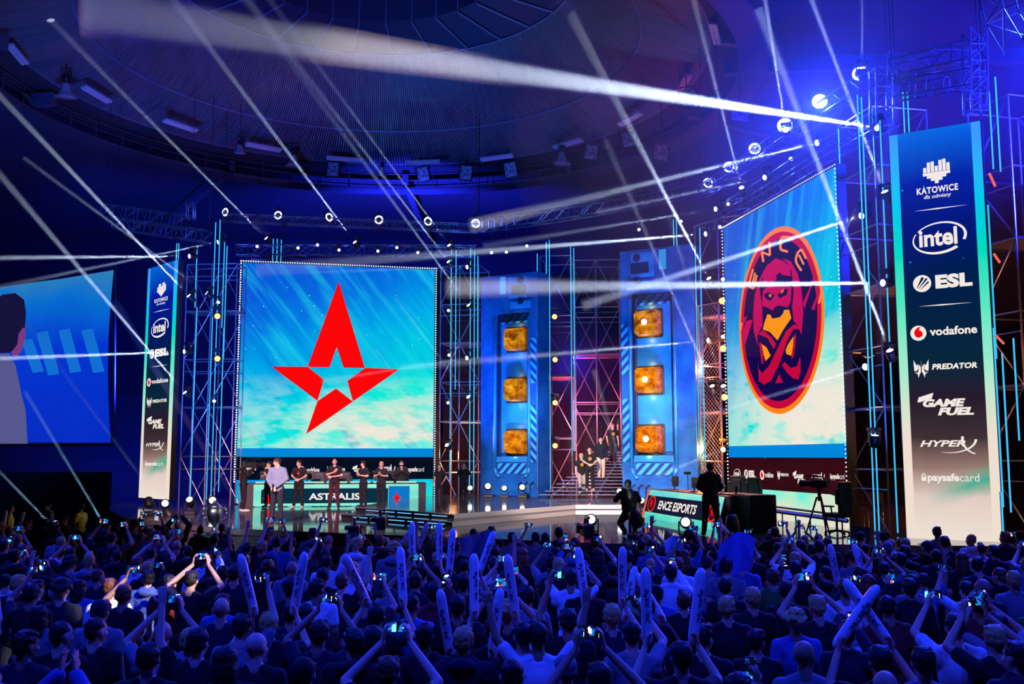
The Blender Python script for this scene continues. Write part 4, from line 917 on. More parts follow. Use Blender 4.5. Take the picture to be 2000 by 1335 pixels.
for k, (u, v0, v1, Y) in enumerate(sorted(TUBES)):
    p = P(u, (v0 + v1) / 2, Y); z1 = P(u, v0, Y).z; z0 = max(.05, P(u, v1, Y).z); reg = next((n_ for n_, a, b_ in TP if a <= u <= b_), 'on the towers')
    cnt[reg] = cnt.get(reg, 0) + 1
    o = thing('led_tube', 'cyan vertical light tube %s, %s from the left there' % (reg, ORD[cnt[reg] - 1]), 'light', (p.x, p.y, z0), 0, 'cyan light tubes')
    if tb is None:
        tb = MB().tube((0, 0, 0), (0, 0, 1), .02, .02, 8).mesh('tube_glass', M_TUBE); tbk = MB().tube((0, .035, 0), (0, .035, 1), .022, .022, 6).mesh('tube_back', M_DARK)
    a = bpy.data.objects.new('tube', tb); COL.objects.link(a); a.parent = o; a.scale = (1, 1, z1 - z0)
    a = bpy.data.objects.new('rear_channel', tbk); COL.objects.link(a); a.parent = o; a.scale = (1, 1, z1 - z0)
for k, (u, v, du, dv, Y, lab) in enumerate([(1932, 338, 12, 26, 22.9, 'upper'), (1941, 495, 12, 18, 22.9, 'middle'), (1945, 655, 16, 16, 22.8, 'lower')]):
    o = thing('led_tube', 'short slanted pink light tube right of the nearest banner, %s one' % lab, 'light', P(u, v, Y), 0, 'pink light tubes'); q = P(u + du, v + dv, Y) - P(u, v, Y); MB().tube((0, 0, 0), q, .03).build('tube', M_TUBE2, o); MB().tube((0, .04, 0), q + Vector((0, .04, 0)), .02).build('rear_channel', M_DARK, o)

def truss(label, pts, s, mtl=None, step=None):
    pts = [Vector(p) for p in pts]; o = thing('lighting_truss', label, 'truss', pts[0]); O = pts[0]; mtl = mtl or M_TRUSS
    fr = []
    for i, p in enumerate(pts):
        d = (pts[min(i + 1, len(pts) - 1)] - pts[max(i - 1, 0)]).normalized(); up = Vector((0, 0, 1)) if abs(d.z) < .9 else Vector((0, 1, 0)); sd = d.cross(up).normalized(); up = sd.cross(d); fr.append((p - O, sd * s / 2, up * s / 2))
    cor = [(1, 1), (1, -1), (-1, -1), (-1, 1)]
    for a, b_ in cor:
        mb = MB(); mb.path([p + sd * a + up * b_ for p, sd, up in fr], .026, 6); mb.build('chord', mtl, o)
    lat = MB()
    for (p, sd, up), (q, sd2, up2) in zip(fr, fr[1:]):
        n = max(1, round((q - p).length / (step or s * 1.1)))
        for k in range(n):
            f0, f1 = k / n, (k + 1) / n
            c0 = [p.lerp(q, f0) + sd.lerp(sd2, f0) * a + up.lerp(up2, f0) * b_ for a, b_ in cor]; c1 = [p.lerp(q, f1) + sd.lerp(sd2, f1) * a + up.lerp(up2, f1) * b_ for a, b_ in cor]
            for j in range(4):
                a, b_ = (c0[j], c1[(j + 1) % 4]) if k % 2 else (c0[(j + 1) % 4], c1[j]); lat.tube(a, b_, .014, .014, 4, False)
                lat.tube(c0[j], c0[(j + 1) % 4], .012, .012, 4, False)
    lat.build('lattice', mtl, o)
    if abs((pts[-1] - pts[0]).normalized().z) < .5:
        for p in (pts[0], pts[-1]): MB().tube(p - O, Vector((p.x, p.y, 17.9)) - O, .012, .012, 5).build('hoist_cable', M_CABLE, o)
    return o
truss('truss above the star screen carrying a row of small spotlights', [P(462, 489, 43), P(690, 489, 43.6), P(930, 490, 44)], .45)
truss('truss in blue light above the left scaffold tower', [P(206, 412, 44), P(300, 426, 43.4), P(372, 436, 43)], .6)
truss('lower short truss above the narrow left banner', [P(225, 436, 43.6), P(330, 452, 43.2), P(408, 462, 42.8)], .5)
truss('curved pinkish truss above the blue columns', [P(936, 440, 44.5), P(1010, 430, 43.6), P(1090, 418, 42.6), P(1170, 405, 41.6), P(1250, 390, 40.4), P(1332, 373, 39.2)], .55)
truss('truss above the crest screen rising to the nearest banner', [P(1408, 420, 36), P(1500, 366, 32.5), P(1600, 302, 29.3), P(1738, 228, 26)], .5)
truss('upper truss carrying the largest glowing rings', [P(1372, 375, 37.6), P(1480, 303, 33.3), P(1560, 248, 30), P(1690, 160, 26.6)], .4)
truss('horizontal truss high above the nearest banner', [P(1742, 138, 24.6), P(1910, 98, 23)], .45)
truss('lower horizontal truss just above the nearest banner', [P(1750, 178, 24.2), P(1920, 150, 22.8)], .4)
truss('vertical truss beside the top of the nearest banner', [P(1722, 250, 25.4), P(1721, 100, 25.4)], .45)
truss('tangled truss hanging in the top right corner', [P(1958, -40, 21), P(1975, 20, 21), P(2010, 78, 21)], .8)
truss('vertical truss at the far right edge by the black curtain', [P(1906, 220, 22.9), P(1903, 60, 22.9)], .4)
truss('left end truss leg above the scaffold tower by the star screen', [P(372, 428, 42.6), P(372, 396, 42.6)], .3)
truss('row truss carrying the small glowing rings above the star screen', [P(436, 425, 45), P(640, 434, 45.4), P(935, 446, 45.8)], .35)
tag(MB().box(13.2, 22, 22.6, 23.0, -1.3, 9.2).build('wall_curtain', mat('black curtain', rgb(8, 8, 16), .95)), kind='structure')
# ------------------------------------------------------------------ ring lights
def torus(Rr, r, n=32, m_=8):
    mb = MB(); vs = []; fs = []
    for i in range(n):
        a = 2 * math.pi * i / n
        for j in range(m_): b = 2 * math.pi * j / m_; q = Rr + r * math.cos(b); vs.append((q * math.cos(a), r * math.sin(b), q * math.sin(a)))
    for i in range(n):
        for j in range(m_): fs.append((i * m_ + j, i * m_ + (j + 1) % m_, ((i + 1) % n) * m_ + (j + 1) % m_, ((i + 1) % n) * m_ + j))
    return mb.add(vs, fs)
ring_mesh = torus(.16, .034).mesh('ring_glow', M_RING, True)
rh = MB().lathe([(.2, 0), (.19, .1), (.12, .26), (.06, .3)], n=20, M=Matrix.Rotation(R(-90), 4, 'X')).mesh('ring_housing', M_DARK, True)
ry = MB().path([(-.23, .1, 0), (-.23, .1, .28), (.23, .1, .28), (.23, .1, 0)], .018).tube((0, .1, .28), (0, .1, .4), .03).mesh('ring_yoke', M_DARK)
core = MB().lathe([(.13, -.01), (.1, .01)], n=20, M=Matrix.Rotation(R(90), 4, 'X')).mesh('ring_core', glow('blue lens', (.2, .3, 1, 1), 1.5))
coreh = MB().lathe([(.15, -.01), (.12, .02)], n=20, M=Matrix.Rotation(R(90), 4, 'X')).mesh('ring_core_hot', glow('hot blue lens', (.75, .85, 1, 1), 3.5))
RL = [(440, 414, 45, -50, 1, 0), (543, 420, 45.2, -25, 1, 0), (643, 424, 45.3, 30, 1, 0), (740, 429, 45.5, -10, 1.05, 0), (836, 432, 45.6, 22, 1.05, 0), (929, 436, 45.7, 0, 1.1, 1),
      (1383, 357, 37.4, 8, 1, 0), (1424, 326, 35.6, 0, 1.05, 0), (1474, 290, 33.4, 0, 1.05, 1), (1533, 245, 30.8, 0, 1.25, 2), (1601, 198, 28.6, 0, 1.15, 2), (1679, 143, 26.4, -12, 1.05, 0)]
LABR = ['seen edge-on, first of the row above the star screen', 'second of the row above the star screen', 'third of the row above the star screen, narrow', 'fourth of the row above the star screen', 'fifth of the row above the star screen, narrow', 'last of the row above the star screen, nearest the blue columns',
        'lowest of the rising row over the crest screen', 'second lowest of the rising row over the crest screen', 'third of the rising row over the crest screen', 'brightest and largest, over the crest screen', 'second brightest, right of the largest', 'highest, thin ring near the nearest banner']
for k, (u, v, Y, yaw, s, hot) in enumerate(RL):
    p = P(u, v, Y); d = (Vector((0 + 3 * (u > 1200), 5, .5)) - p)
    o = thing('ring_light', 'blue-white glowing ring lamp, ' + LABR[k], 'light', p, math.atan2(d.y, d.x) + R(90) + R(yaw), 'glowing ring lamps'); o.scale = (s, s, s)
    for nm, me in (('glow_ring', ring_mesh), ('housing', rh), ('yoke', ry)) + ((('lens', coreh),) if hot == 2 else (('lens', core),) if hot == 1 else ()):
        c = bpy.data.objects.new(nm, me); COL.objects.link(c); c.parent = o
        if nm == 'yoke': c.location = (0, 0, .02)
    dd = d.normalized()
    e = [350, 1200, 9000][hot]
    lamp('ring_beam', 'SPOT', p + dd * .35, e, (.02, .05, 1), (p + dd * 20)[:], .1, 110 if hot < 2 else 100, .8)

# ------------------------------------------------------------------ moving head lamps with their beams
head_me = MB().lathe([(.09, -.2), (.15, -.14), (.16, .1), (.14, .2), (.125, .2)], n=16).mesh('head_shell', M_BLACK, True)
lens_me = MB().lathe([(.12, .195), (.1, .215), (.02, .22)], n=16).mesh('head_lens', M_LENS, True)
lensw_me = MB().lathe([(.13, .195), (.1, .225), (.02, .23)], n=16).mesh('head_lens_warm', M_WARM, True)
yoke_me = MB().bbox(-.2, -.165, -.05, .05, -.04, .3, .01).bbox(.165, .2, -.05, .05, -.04, .3, .01).bbox(-.2, .2, -.05, .05, .28, .32, .01).mesh('yoke_frame', M_DARK)
base_me = MB().bbox(-.2, .2, -.13, .13, .33, .45, .02).tube((0, 0, .3), (0, 0, .35), .07).mesh('lamp_base', M_BLACK)
def head(p, aim, label, group, s=1.0, stand=False, warm=False):
    p = Vector(p); aim = Vector(aim).normalized()
    o = thing('moving_head_lamp', label, 'light', p, math.atan2(aim.y, aim.x) - R(90), group); o.scale = (s, s, s)
    flip = Matrix.Rotation(math.pi, 4, 'X') if stand else Matrix()
    for nm, me in (('base', base_me), ('yoke', yoke_me)):
        c = bpy.data.objects.new(nm, me); COL.objects.link(c); c.parent = o; c.matrix_local = flip
    h = bpy.data.objects.new('lamp_head', head_me); COL.objects.link(h); h.parent = o
    el = math.atan2(aim.z, math.hypot(aim.x, aim.y)); h.rotation_euler = (-(R(90) - el), 0, 0)
    l = bpy.data.objects.new('lens', lensw_me if warm else lens_me); COL.objects.link(l); l.parent = h
    return o
GLOWHAZE = node_mat('thin glowing stage haze'); t = NT(GLOWHAZE)
t.out(t.n('ShaderNodeVolumeScatter', None, Color=(.7, .8, 1, 1), Density=.0045, Anisotropy=.3), True)
for k, q in enumerate((1.0, .8, .6, .4)):
    hz_ = MB().ell((0, 0, 0), 10 * q, 12 * q, 7 * q, None, 32, 20).build('roof_haze', GLOWHAZE); hz_.location = (9.8, 29.5, 11.8)
    tag(hz_, 'thin blue haze hanging round the large ring lamps, ' + ['outermost and faintest', 'outer', 'inner', 'densest at the heart'][k], 'haze', None, 'stuff')
HAZE = node_mat('thin stage haze'); t = NT(HAZE)
t.out(t.n('ShaderNodeVolumeScatter', None, Color=(.8, .88, 1, 1), Density=.16, Anisotropy=.1), True)
def beam(p, q, label, power, half=.75, s=1.0, col=(.62, .76, 1), extra=1.12):
    """a real narrow spot lamp at the lens, and the haze that hangs along its throw"""
    p = Vector(p); q = Vector(q); d = (q - p); L = d.length; d.normalize(); a = p + d * (.3 * s)
    off = .09 * s / math.tan(R(half))                  # the light's apex lies behind the lens plane in a real lamp; keep it at the lens
    lo = lamp('beam_lamp', 'SPOT', a, power * KA, col, tuple(a + d), .035 * s, 2 * half, .5)
    r0 = .05 * s; mb = MB()
    n = 10; mb.tube((0, 0, .02), (0, 0, L), r0, r0 + L * math.tan(R(half * 1.05)), n)
    o = mb.build('light_haze', HAZE); o.location = a; o.rotation_euler = d.to_track_quat('Z', 'Y').to_euler()
    tag(o, label, 'haze', 'beams through the haze', 'stuff'); o.visible_shadow = True
    return o
K = 14.0; KA = 1.35
# lamp pixel, depth, aim pixel, aim depth, power, half angle, where it hangs
BE = [(377, 500, 39.2, -90, 504, 33, 14000, .75, 'top lamp on the left scaffold tower, level beam'), (367, 686, 39.2, -90, 703, 33, 16000, .75, 'middle lamp on the left scaffold tower, level beam'),
      (374, 583, 39.2, -60, 124, 33, 13000, .75, 'second lamp on the left scaffold tower, beam rising left'), (366, 772, 39.2, -40, 294, 33, 13000, .75, 'lower lamp on the left scaffold tower, beam rising left'),
      (410, 577, 39.3, 60, 318, 36, 5000, .6, 'lamp at the inner side of the left scaffold tower'), (433, 471, 40, 0, 560, 36, 5000, .7, 'lamp atop the left scaffold tower, beam falling left'),
      (525, 470, 43, 50, -10, 36, 7000, .7, 'lamp above the left part of the star screen'), (697, 478, 43.3, 340, 0, 36, 8000, .8, 'lamp above the middle of the star screen'),
      (919, 601, 43.2, 480, 2, 36, 5000, .7, 'second lamp on the scaffold left of the left blue column'), (880, 516, 43.2, 490, 5, 36, 5000, .7, 'top inner lamp left of the left blue column'), (881, 484, 43.6, 520, -10, 36, 4500, .6, 'lamp at the right end of the truss above the star screen'),
      (918, 521, 43.2, 560, 533, 38, 1800, .6, 'top outer lamp left of the left blue column, level beam'), (917, 698, 43.2, 640, 742, 38, 1600, .6, 'third outer lamp left of the left blue column'), (918, 779, 43.2, 780, 590, 39, 1400, .5, 'fourth outer lamp left of the left blue column'), (876, 873, 43.2, 740, 690, 39, 1400, .5, 'lowest lamp left of the left blue column'),
      (1385, 456, 35.4, 520, 524, 29, 20000, .75, 'lamp at the left top corner of the crest screen'), (1603, 277, 29, 940, 436, 24, 11000, .7, 'lamp on the truss below the brightest ring'), (1721, 250, 25.4, 200, 22, 15, 42000, 1.15, 'lamp at the top left of the nearest banner'),
      (1690, 419, 26.3, 1160, 590, 22, 13000, .7, 'upper lamp on the scaffold left of the nearest banner'), (1733, 552, 25.2, 900, 562, 20, 22000, .9, 'lamp beside the nearest banner, level beam'), (1390, 664, 36, 800, 716, 31, 9000, .65, 'lamp in the orange-lit scaffold, level beam'),
      (1404, 407, 35.4, 960, 478, 31, 4500, .6, 'lamp above the left corner of the crest screen'), (1500, 345, 32.2, 1180, 412, 29, 4000, .6, 'lamp on the truss over the crest screen'), (1732, 385, 25.2, 1570, -40, 23, 9000, .65, 'lamp left of the city emblem on the nearest banner'),
      (1742, 695, 25.0, 1490, 40, 22, 13000, .75, 'lamp beside the middle of the nearest banner'), (1708, 862, 25.6, 1744, 190, 24, 9000, 1.1, 'lowest lamp on the scaffold left of the nearest banner, beam straight up'), (1697, 714, 26.2, 1300, 836, 22, 1800, .6, 'small lamp right of the crest screen'),
      (1684, 145, 26.2, 1684, -60, 25, 1500, .7, 'lamp by the highest thin ring, beam straight up'), (1388, 550, 36, 1090, -20, 30, 11000, 1.05, 'upper lamp in the orange-lit scaffold, beam rising left'), (1394, 760, 36, 1190, 290, 31, 5000, .6, 'lower left lamp in the orange-lit scaffold'), (1415, 760, 35.2, 1310, 440, 31, 3000, .55, 'lower right lamp in the orange-lit scaffold'),
      (1450, 373, 33.6, 1350, -20, 28, 4500, .8, 'lamp on the truss left of the third large ring'), (1536, 262, 30.4, 1490, -30, 26, 4500, .8, 'lamp behind the brightest ring, beam rising'), (1416, 876, 35, 1290, 926, 31, 1300, .5, 'lowest lamp in the orange-lit scaffold')]
for k, (u, v, Y, u1, v1, Y1, pw, half, lab) in enumerate(BE):
    p = P(u, v, Y); q = P(u1, v1, Y1)
    o_ = head(p, q - p, 'moving head, ' + lab, 'moving head lamps on the rig', .8)
    if u < 440 and Y < 41: MB().tube((0, 0, .4), o_.matrix_basis.inverted() @ (p + Vector((0, .75, .32))), .02).build('mount_arm', M_DARK, o_)
    beam(p, q, 'light beam from ' + lab.split(', ')[0], pw * K, half)
# lamps on the rig without a strong beam: (pixel, depth, aim, warm)
SM = [(502, 481, 43), (582, 484, 43.2), (620, 478, 43.2), (662, 488, 43.3), (738, 490, 43.4), (775, 483, 43.5), (816, 493, 43.6), (960, 493, 44.2), (989, 492, 43.9), (1029, 480, 43.4), (426, 590, 39.6), (418, 783, 39.6), (876, 606, 43.2), (877, 693, 43.2), (875, 786, 43.2),
      (1412, 545, 35.4), (1412, 657, 35.3), (1406, 443, 35.6), (1422, 398, 35.2), (1545, 310, 30.8), (1695, 560, 26.4), (1248, 448, 40.4), (1330, 432, 39.2)]
LS = ['first small one on the star screen truss', 'second small one on the star screen truss', 'third small one on the star screen truss', 'fourth small one on the star screen truss', 'fifth small one on the star screen truss', 'sixth small one on the star screen truss', 'seventh small one on the star screen truss',
      'left of a pair over the left blue column', 'right of a pair over the left blue column', 'single one right above the left blue column', 'upper inner one beside the star screen left edge', 'lower inner one beside the star screen left edge', 'second inner one left of the left blue column', 'third inner one left of the left blue column', 'fourth inner one left of the left blue column',
      'topmost against the crest screen left edge', 'second against the crest screen left edge', 'at the upper left corner of the crest screen', 'just above the crest screen left corner', 'on the truss right over the crest', 'right of the crest screen at crest height', 'over the right blue column left side', 'over the right blue column right side']
for (u, v, Y), lab in zip(SM, LS):
    p = P(u, v, Y); o = head(p, Vector((0, 4, 2)) - p, 'small lit moving head, ' + lab, 'moving head lamps on the rig', .55)
    if u in (960, 989, 1029, 1248, 1330): MB().tube((0, 0, .45), (0, 0, 2.7), .025).build('drop_pipe', M_DARK, o)
for (u, v, Y), lab in zip([(424, 617, 39.5), (424, 700, 39.5), (1083, 618, 44), (1084, 702, 44), (1084, 786, 44), (1084, 870, 44), (1410, 587, 35.5), (1412, 680, 35.4), (1415, 775, 35.3)],
                          ['upper, in the left scaffold tower', 'lower, in the left scaffold tower', 'topmost, in the pink-lit scaffold', 'second, in the pink-lit scaffold', 'third, in the pink-lit scaffold', 'lowest, in the pink-lit scaffold', 'upper, in the orange-lit scaffold', 'middle, in the orange-lit scaffold', 'lower, in the orange-lit scaffold']):
    p = P(u, v, Y); head(p, Vector((1, 4, 2)) - p, 'warm glowing lamp, ' + lab, 'warm lamps in the scaffolds', .9, False, True)
# lamps standing on the stage
FL = [(291, 985, 33.5, 250, 700, 38, .9, 'below the narrow left banner, left one', 0), (322, 983, 33, 380, 900, 20, .9, 'below the narrow left banner, right one', 0), (372, 984, 34, 300, 800, 30, .9, 'left of the silver trophy', 0), (414, 977, 34.5, 560, 900, 20, .9, 'behind the silver trophy', 0),
      (918, 955, 40.6, 915, 860, 30, .8, 'first at the foot of the left blue column', 0), (953, 950, 40.6, 945, 850, 30, .8, 'second at the foot of the left blue column', 0), (985, 955, 40.4, 975, 860, 30, .8, 'third at the foot of the left blue column', 0), (1020, 952, 40.2, 1012, 860, 30, .8, 'fourth at the foot of the left blue column', 0),
      (1210, 960, 36.6, 1205, 880, 28, .8, 'left of the right blue column foot', 0), (1253, 953, 36, 1245, 870, 28, .8, 'at the middle of the right blue column foot', 0), (1338, 957, 35, 1330, 870, 28, .8, 'right side of the right blue column foot', 0),
      (1155, 1022, 24.6, 1140, 960, 20, .9, 'biggest on the stage edge below the staircase', 0), (1243, 1014, 24.2, 1165, 740, 26, .9, 'before the crouching cameraman', 1500), (1340, 1030, 23.6, 1320, 980, 20, .9, 'on the stage edge below the slanted desk', 0), (1432, 1042, 23.4, 1372, 780, 25, .9, 'right of the standing cameraman', 2200)]
for (u, v, Y, u1, v1, Y1, s, lab, pw) in FL:
    p = P(u, v, Y)
    zg = .3 if 900 < u < 1230 and v < 970 else 0
    p.z = max(p.z, zg + .45 * s); q = P(u1, v1, Y1); o = head(p, q - p, 'moving head lamp standing on stage, ' + lab, 'moving head lamps on the stage floor', (p.z - zg) / .45 if (p.z - zg) / .45 < 1.35 else s, True)
    if (p.z - zg) / .45 >= 1.35: o.location.z = zg + .45 * s
    if pw: beam(p, q, 'faint light beam rising from the stage lamp ' + lab, pw * K, .6)
# beams crossing the dark side at the lower left, from floor lamps behind the crowd
for (u, v, Y, u1, v1, Y1, pw, lab) in [(140, 1066, 30, -30, 890, 30, 3200, 'leftmost, from the floor lamp by the barrier'), (226, 1062, 30, 55, 775, 33, 3200, 'second from the left, crossing the yellow-vested guard'), (500, 1043, 28.5, 230, 600, 34, 1800, 'rising past the silver trophy'), (330, 1003, 33, 60, 640, 37, 1800, 'rising left from below the narrow banner')]:
    p = P(u, v, Y); q = P(u1, v1, Y1)
    if p.z < -.9: p.z = -.9
    head(p, q - p, 'moving head on the floor in the dark, ' + lab, 'moving head lamps on the stage floor', 1.0, True); beam(p, q, 'faint teal light beam, ' + lab, pw * K, .6, 1.0, (.4, .75, 1))
# ------------------------------------------------------------------ people
def remesh(mb, voxel, smooth=3, factor=.5):
    me = bpy.data.meshes.new('tmp'); me.from_pydata(mb.v, [], mb.f); me.update()
    o = bpy.data.objects.new('tmp', me); TS.collection.objects.link(o)
    r_ = o.modifiers.new('r', 'REMESH'); r_.mode = 'VOXEL'; r_.voxel_size = voxel; r_.use_smooth_shade = True
    if smooth: s_ = o.modifiers.new('s', 'SMOOTH'); s_.iterations = smooth; s_.factor = factor
    dg = bench_graph()
    out = bpy.data.meshes.new_from_object(o.evaluated_get(dg)); bpy.data.objects.remove(o); bpy.data.meshes.remove(me)
    out.materials.clear(); return out
def cap(mb, a, b, ra, rb=None, n=10):
    a = Vector(a); b = Vector(b); rb = ra if rb is None else rb
    if (b - a).length > 1e-5: mb.tube(a, b, ra, rb, n)
    mb.ell(a, ra, ra, ra, None, n, 6); mb.ell(b, rb, rb, rb, None, n, 6)
def hand(mb, w, d, nrm, side, curl=.35, spread=.14):
    """wrist, direction, palm normal; side +1 right hand (thumb on -lateral)"""
    w = Vector(w); d = Vector(d).normalized(); nrm = Vector(nrm); nrm = (nrm - d * nrm.dot(d)).normalized(); lat = d.cross(nrm) * side
    for k in range(4):
        o = (k - 1.5) * .019; cap(mb, w + lat * o * .6, w + d * .088 + lat * o, .0135, .012, 8)
    lens = (.066, .076, .072, .056)
    for k in range(4):
        o = (k - 1.5); p = w + d * .09 + lat * o * .02; fd = (d + lat * o * spread).normalized(); c = curl * (1 + .12 * k)
        for j, f in enumerate((.45, .32, .23)):
            ca, sa = math.cos(c * (j + .6)), math.sin(c * (j + .6)); v = fd * ca + nrm * sa; q = p + v * lens[k] * f
            cap(mb, p, q, .0098 - .0006 * j, .0092 - .0006 * j, 7); p = q
    p = w + d * .03 - lat * .034; v1 = (d * .55 - lat * .8 + nrm * .25).normalized(); q = p + v1 * .042; cap(mb, w + d * .025 - lat * .02, q, .014, .012, 7)
    v2 = (d * .85 - lat * .35 + nrm * (.2 + curl * .5)).normalized(); cap(mb, q, q + v2 * .034, .0115, .0095, 7)
def head_matrix(pose):
    y, p, r = pose.get('head', (0, 0, 0))
    return Matrix.Translation(Vector(pose.get('neck', (0, .01, 1.54)))) @ Euler((R(-p), R(r), R(y)), 'XYZ').to_matrix().to_4x4() @ Matrix.Translation((0, .015, .125))
ST = dict(eR=(.235, -.03, 1.2), wR=(.25, .06, .95), eL=(-.235, -.03, 1.2), wL=(-.25, .06, .95))
def J(pose, k, dflt): return Vector(pose.get(k, dflt))
def limbs(pose):
    g = {}
    lean = pose.get('lean', 0); dz = pose.get('drop', 0)
    g['hip'] = Vector((0, 0, .95 - dz)); g['chest'] = Vector((0, lean * .5, 1.27 - dz)); g['neckb'] = Vector((0, lean * .9, 1.49 - dz))
    for s, c in ((1, 'R'), (-1, 'L')):
        g['s' + c] = Vector((s * .185, lean * .8, 1.44 - dz)) + Vector(pose.get('sh' + c, (0, 0, 0)))
        g['e' + c] = J(pose, 'e' + c, ST['e' + c]); g['w' + c] = J(pose, 'w' + c, ST['w' + c])
        g['h' + c] = Vector((s * .095, 0, .93 - dz)); g['k' + c] = J(pose, 'k' + c, (s * .11, .02, .5)); g['a' + c] = J(pose, 'a' + c, (s * .12, -.02, .09))
        g['t' + c] = J(pose, 't' + c, tuple(g['a' + c] + Vector((s * .03, .17, -.05))))
    return g
M_EYE = mat('dark eyes', rgb(24, 18, 20), .3); M_LIP = mat('lips', rgb(150, 80, 76), .5)
def skin(name, c): return mat(name, c, .55, 0, .06, 30)
SK = [skin('fair skin', rgb(226, 178, 152)), skin('light skin', rgb(208, 156, 128)), skin('tan skin', rgb(176, 124, 96))]
def body_mesh(pose, voxel=.0095):
    mb = MB(); g = limbs(pose); HM = head_matrix(pose); b = pose.get('build', 1.0)
    # head: skull, jaw, face, nose, ears
    Q = HM.to_3x3()
    def h(x, y, z): return HM @ Vector((x, y, z))
    mb.ell(h(0, -.012, .025), .077, .097, .094, Q, 18, 12); mb.ell(h(0, .018, -.035), .062, .07, .078, Q, 16, 10); mb.ell(h(0, .05, -.085), .034, .03, .026, Q, 10, 6)
    mb.ell(h(0, .07, .03), .05, .024, .014, Q, 10, 6)
    cap(mb, h(0, .082, .012), h(0, .104, -.026), .009, .0135, 8); cap(mb, h(-.012, .094, -.03), h(.012, .094, -.03), .009, .009, 6)
    cap(mb, h(-.018, .083, -.06), h(.018, .083, -.06), .0105, .0105, 6)
    for s in (1, -1): mb.ell(h(s * .078, -.008, -.008), .011, .022, .034, Q, 8, 6); mb.ell(h(s * .045, .06, -.025), .02, .02, .022, Q, 8, 6)
    nb = g['neckb']; cap(mb, nb, h(0, -.012, -.06), .06, .054, 12)
    # trunk
    cap(mb, g['hip'] + Vector((-.06, 0, .02)), g['hip'] + Vector((.06, 0, .02)), .105 * b); mb.ell(g['chest'], .165 * b, .112 * b, .2, None, 16, 10)
    mb.ell(g['hip'].lerp(g['chest'], .5), .145 * b, .105 * b, .16, None, 14, 8)
    for c in 'RL':
        cap(mb, g['neckb'] + (g['s' + c] - g['neckb']) * .2 + Vector((0, 0, .035)), g['s' + c] + Vector((0, 0, -.012)), .04, .058); cap(mb, g['neckb'] + Vector((0, 0, -.05)), g['s' + c] + Vector((0, 0, -.06)), .07, .06); cap(mb, g['chest'] + (g['s' + c] - g['chest']) * .4, g['s' + c], .08, .058)
        cap(mb, g['s' + c], g['e' + c], .054, .04); cap(mb, g['e' + c], g['w' + c], .041, .027)
        s = 1 if c == 'R' else -1
        d = Vector(pose['d' + c]) if 'd' + c in pose else (g['w' + c] - g['e' + c]); nr = Vector(pose.get('n' + c, (-s, .2, 0)))
        hand(mb, g['w' + c] + d.normalized() * .012, d, nr, s * pose.get('th' + c, 1), pose.get('c' + c, .35))
        cap(mb, g['h' + c], g['k' + c], .088 * b, .058); cap(mb, g['k' + c], g['a' + c], .056, .04); mb.ell(g['k' + c].lerp(g['a' + c], .3) + Vector((0, -.02, 0)), .055, .055, .1, None, 10, 6)
        cap(mb, g['a' + c] + Vector((0, -.03, -.04)), g['t' + c], .04, .032)
    me = remesh(mb, voxel, 3)
    inv = HM.inverted(); mi = []
    for p in me.polygons:
        q = inv @ p.center; i = 0
        if q.y > .055:
            if abs(abs(q.x) - .03) < .015 and abs(q.z - .008) < .0065: i = 1
            elif abs(abs(q.x) - .03) < .02 and abs(q.z - .034) < .005: i = 1
            elif abs(q.x) < .024 and abs(q.z + .06) < .007: i = 2
        mi.append(i)
    for x in (SK[0], M_EYE, M_LIP): me.materials.append(x)
    me.polygons.foreach_set('material_index', mi); return me
def shirt_mesh(pose, kind='tee', voxel=.0125):
    mb = MB(); g = limbs(pose); b = pose.get('build', 1.0); e = .016 if kind == 'tee' else .024
    cap(mb, g['hip'] + Vector((-.06, 0, .0)), g['hip'] + Vector((.06, 0, .0)), .108 * b + e); mb.ell(g['chest'], .165 * b + e, .112 * b + e, .2 + e, None, 18, 12)
    mb.ell(g['hip'].lerp(g['chest'], .5), .15 * b + e, .11 * b + e, .17, None, 16, 10)
    for c in 'RL':
        cap(mb, g['neckb'] + (g['s' + c] - g['neckb']) * .3 + Vector((0, 0, .02)), g['s' + c] + Vector((0, 0, -.014)), .042 + e * .7, .058 + e * .8); cap(mb, g['neckb'] + Vector((0, 0, -.06)), g['s' + c] + Vector((0, 0, -.06)), .075 + e * .5, .06 + e); cap(mb, g['chest'] + (g['s' + c] - g['chest']) * .4, g['s' + c], .08 + e, .058 + e)
        el = g['e' + c]
        if kind == 'tee': cap(mb, g['s' + c], g['s' + c].lerp(el, .62), .056 + e, .05 + e)
        else: cap(mb, g['s' + c], el, .056 + e, .046 + e); cap(mb, el, el.lerp(g['w' + c], .93), .046 + e, .034 + e)
    if kind == 'hood': mb.ell(g['neckb'] + Vector((0, -.09, .0)), .12, .07, .07, None, 14, 8); cap(mb, g['neckb'] + Vector((-.07, 0, .03)), g['neckb'] + Vector((.07, 0, .03)), .05)
    if kind == 'jacket': cap(mb, g['neckb'] + Vector((-.035, -.01, .02)), g['neckb'] + Vector((.035, -.01, .02)), .055)
    return remesh(mb, voxel, 3)
def trouser_mesh(pose, voxel=.014):
    mb = MB(); g = limbs(pose); b = pose.get('build', 1.0); e = .016
    cap(mb, g['hip'] + Vector((-.06, 0, .0)), g['hip'] + Vector((.06, 0, .0)), .104 * b + e)
    for c in 'RL': cap(mb, g['h' + c], g['k' + c], .09 * b + e, .062 + e); cap(mb, g['k' + c], g['k' + c].lerp(g['a' + c], .93), .06 + e, .05 + e)
    return remesh(mb, voxel, 3)
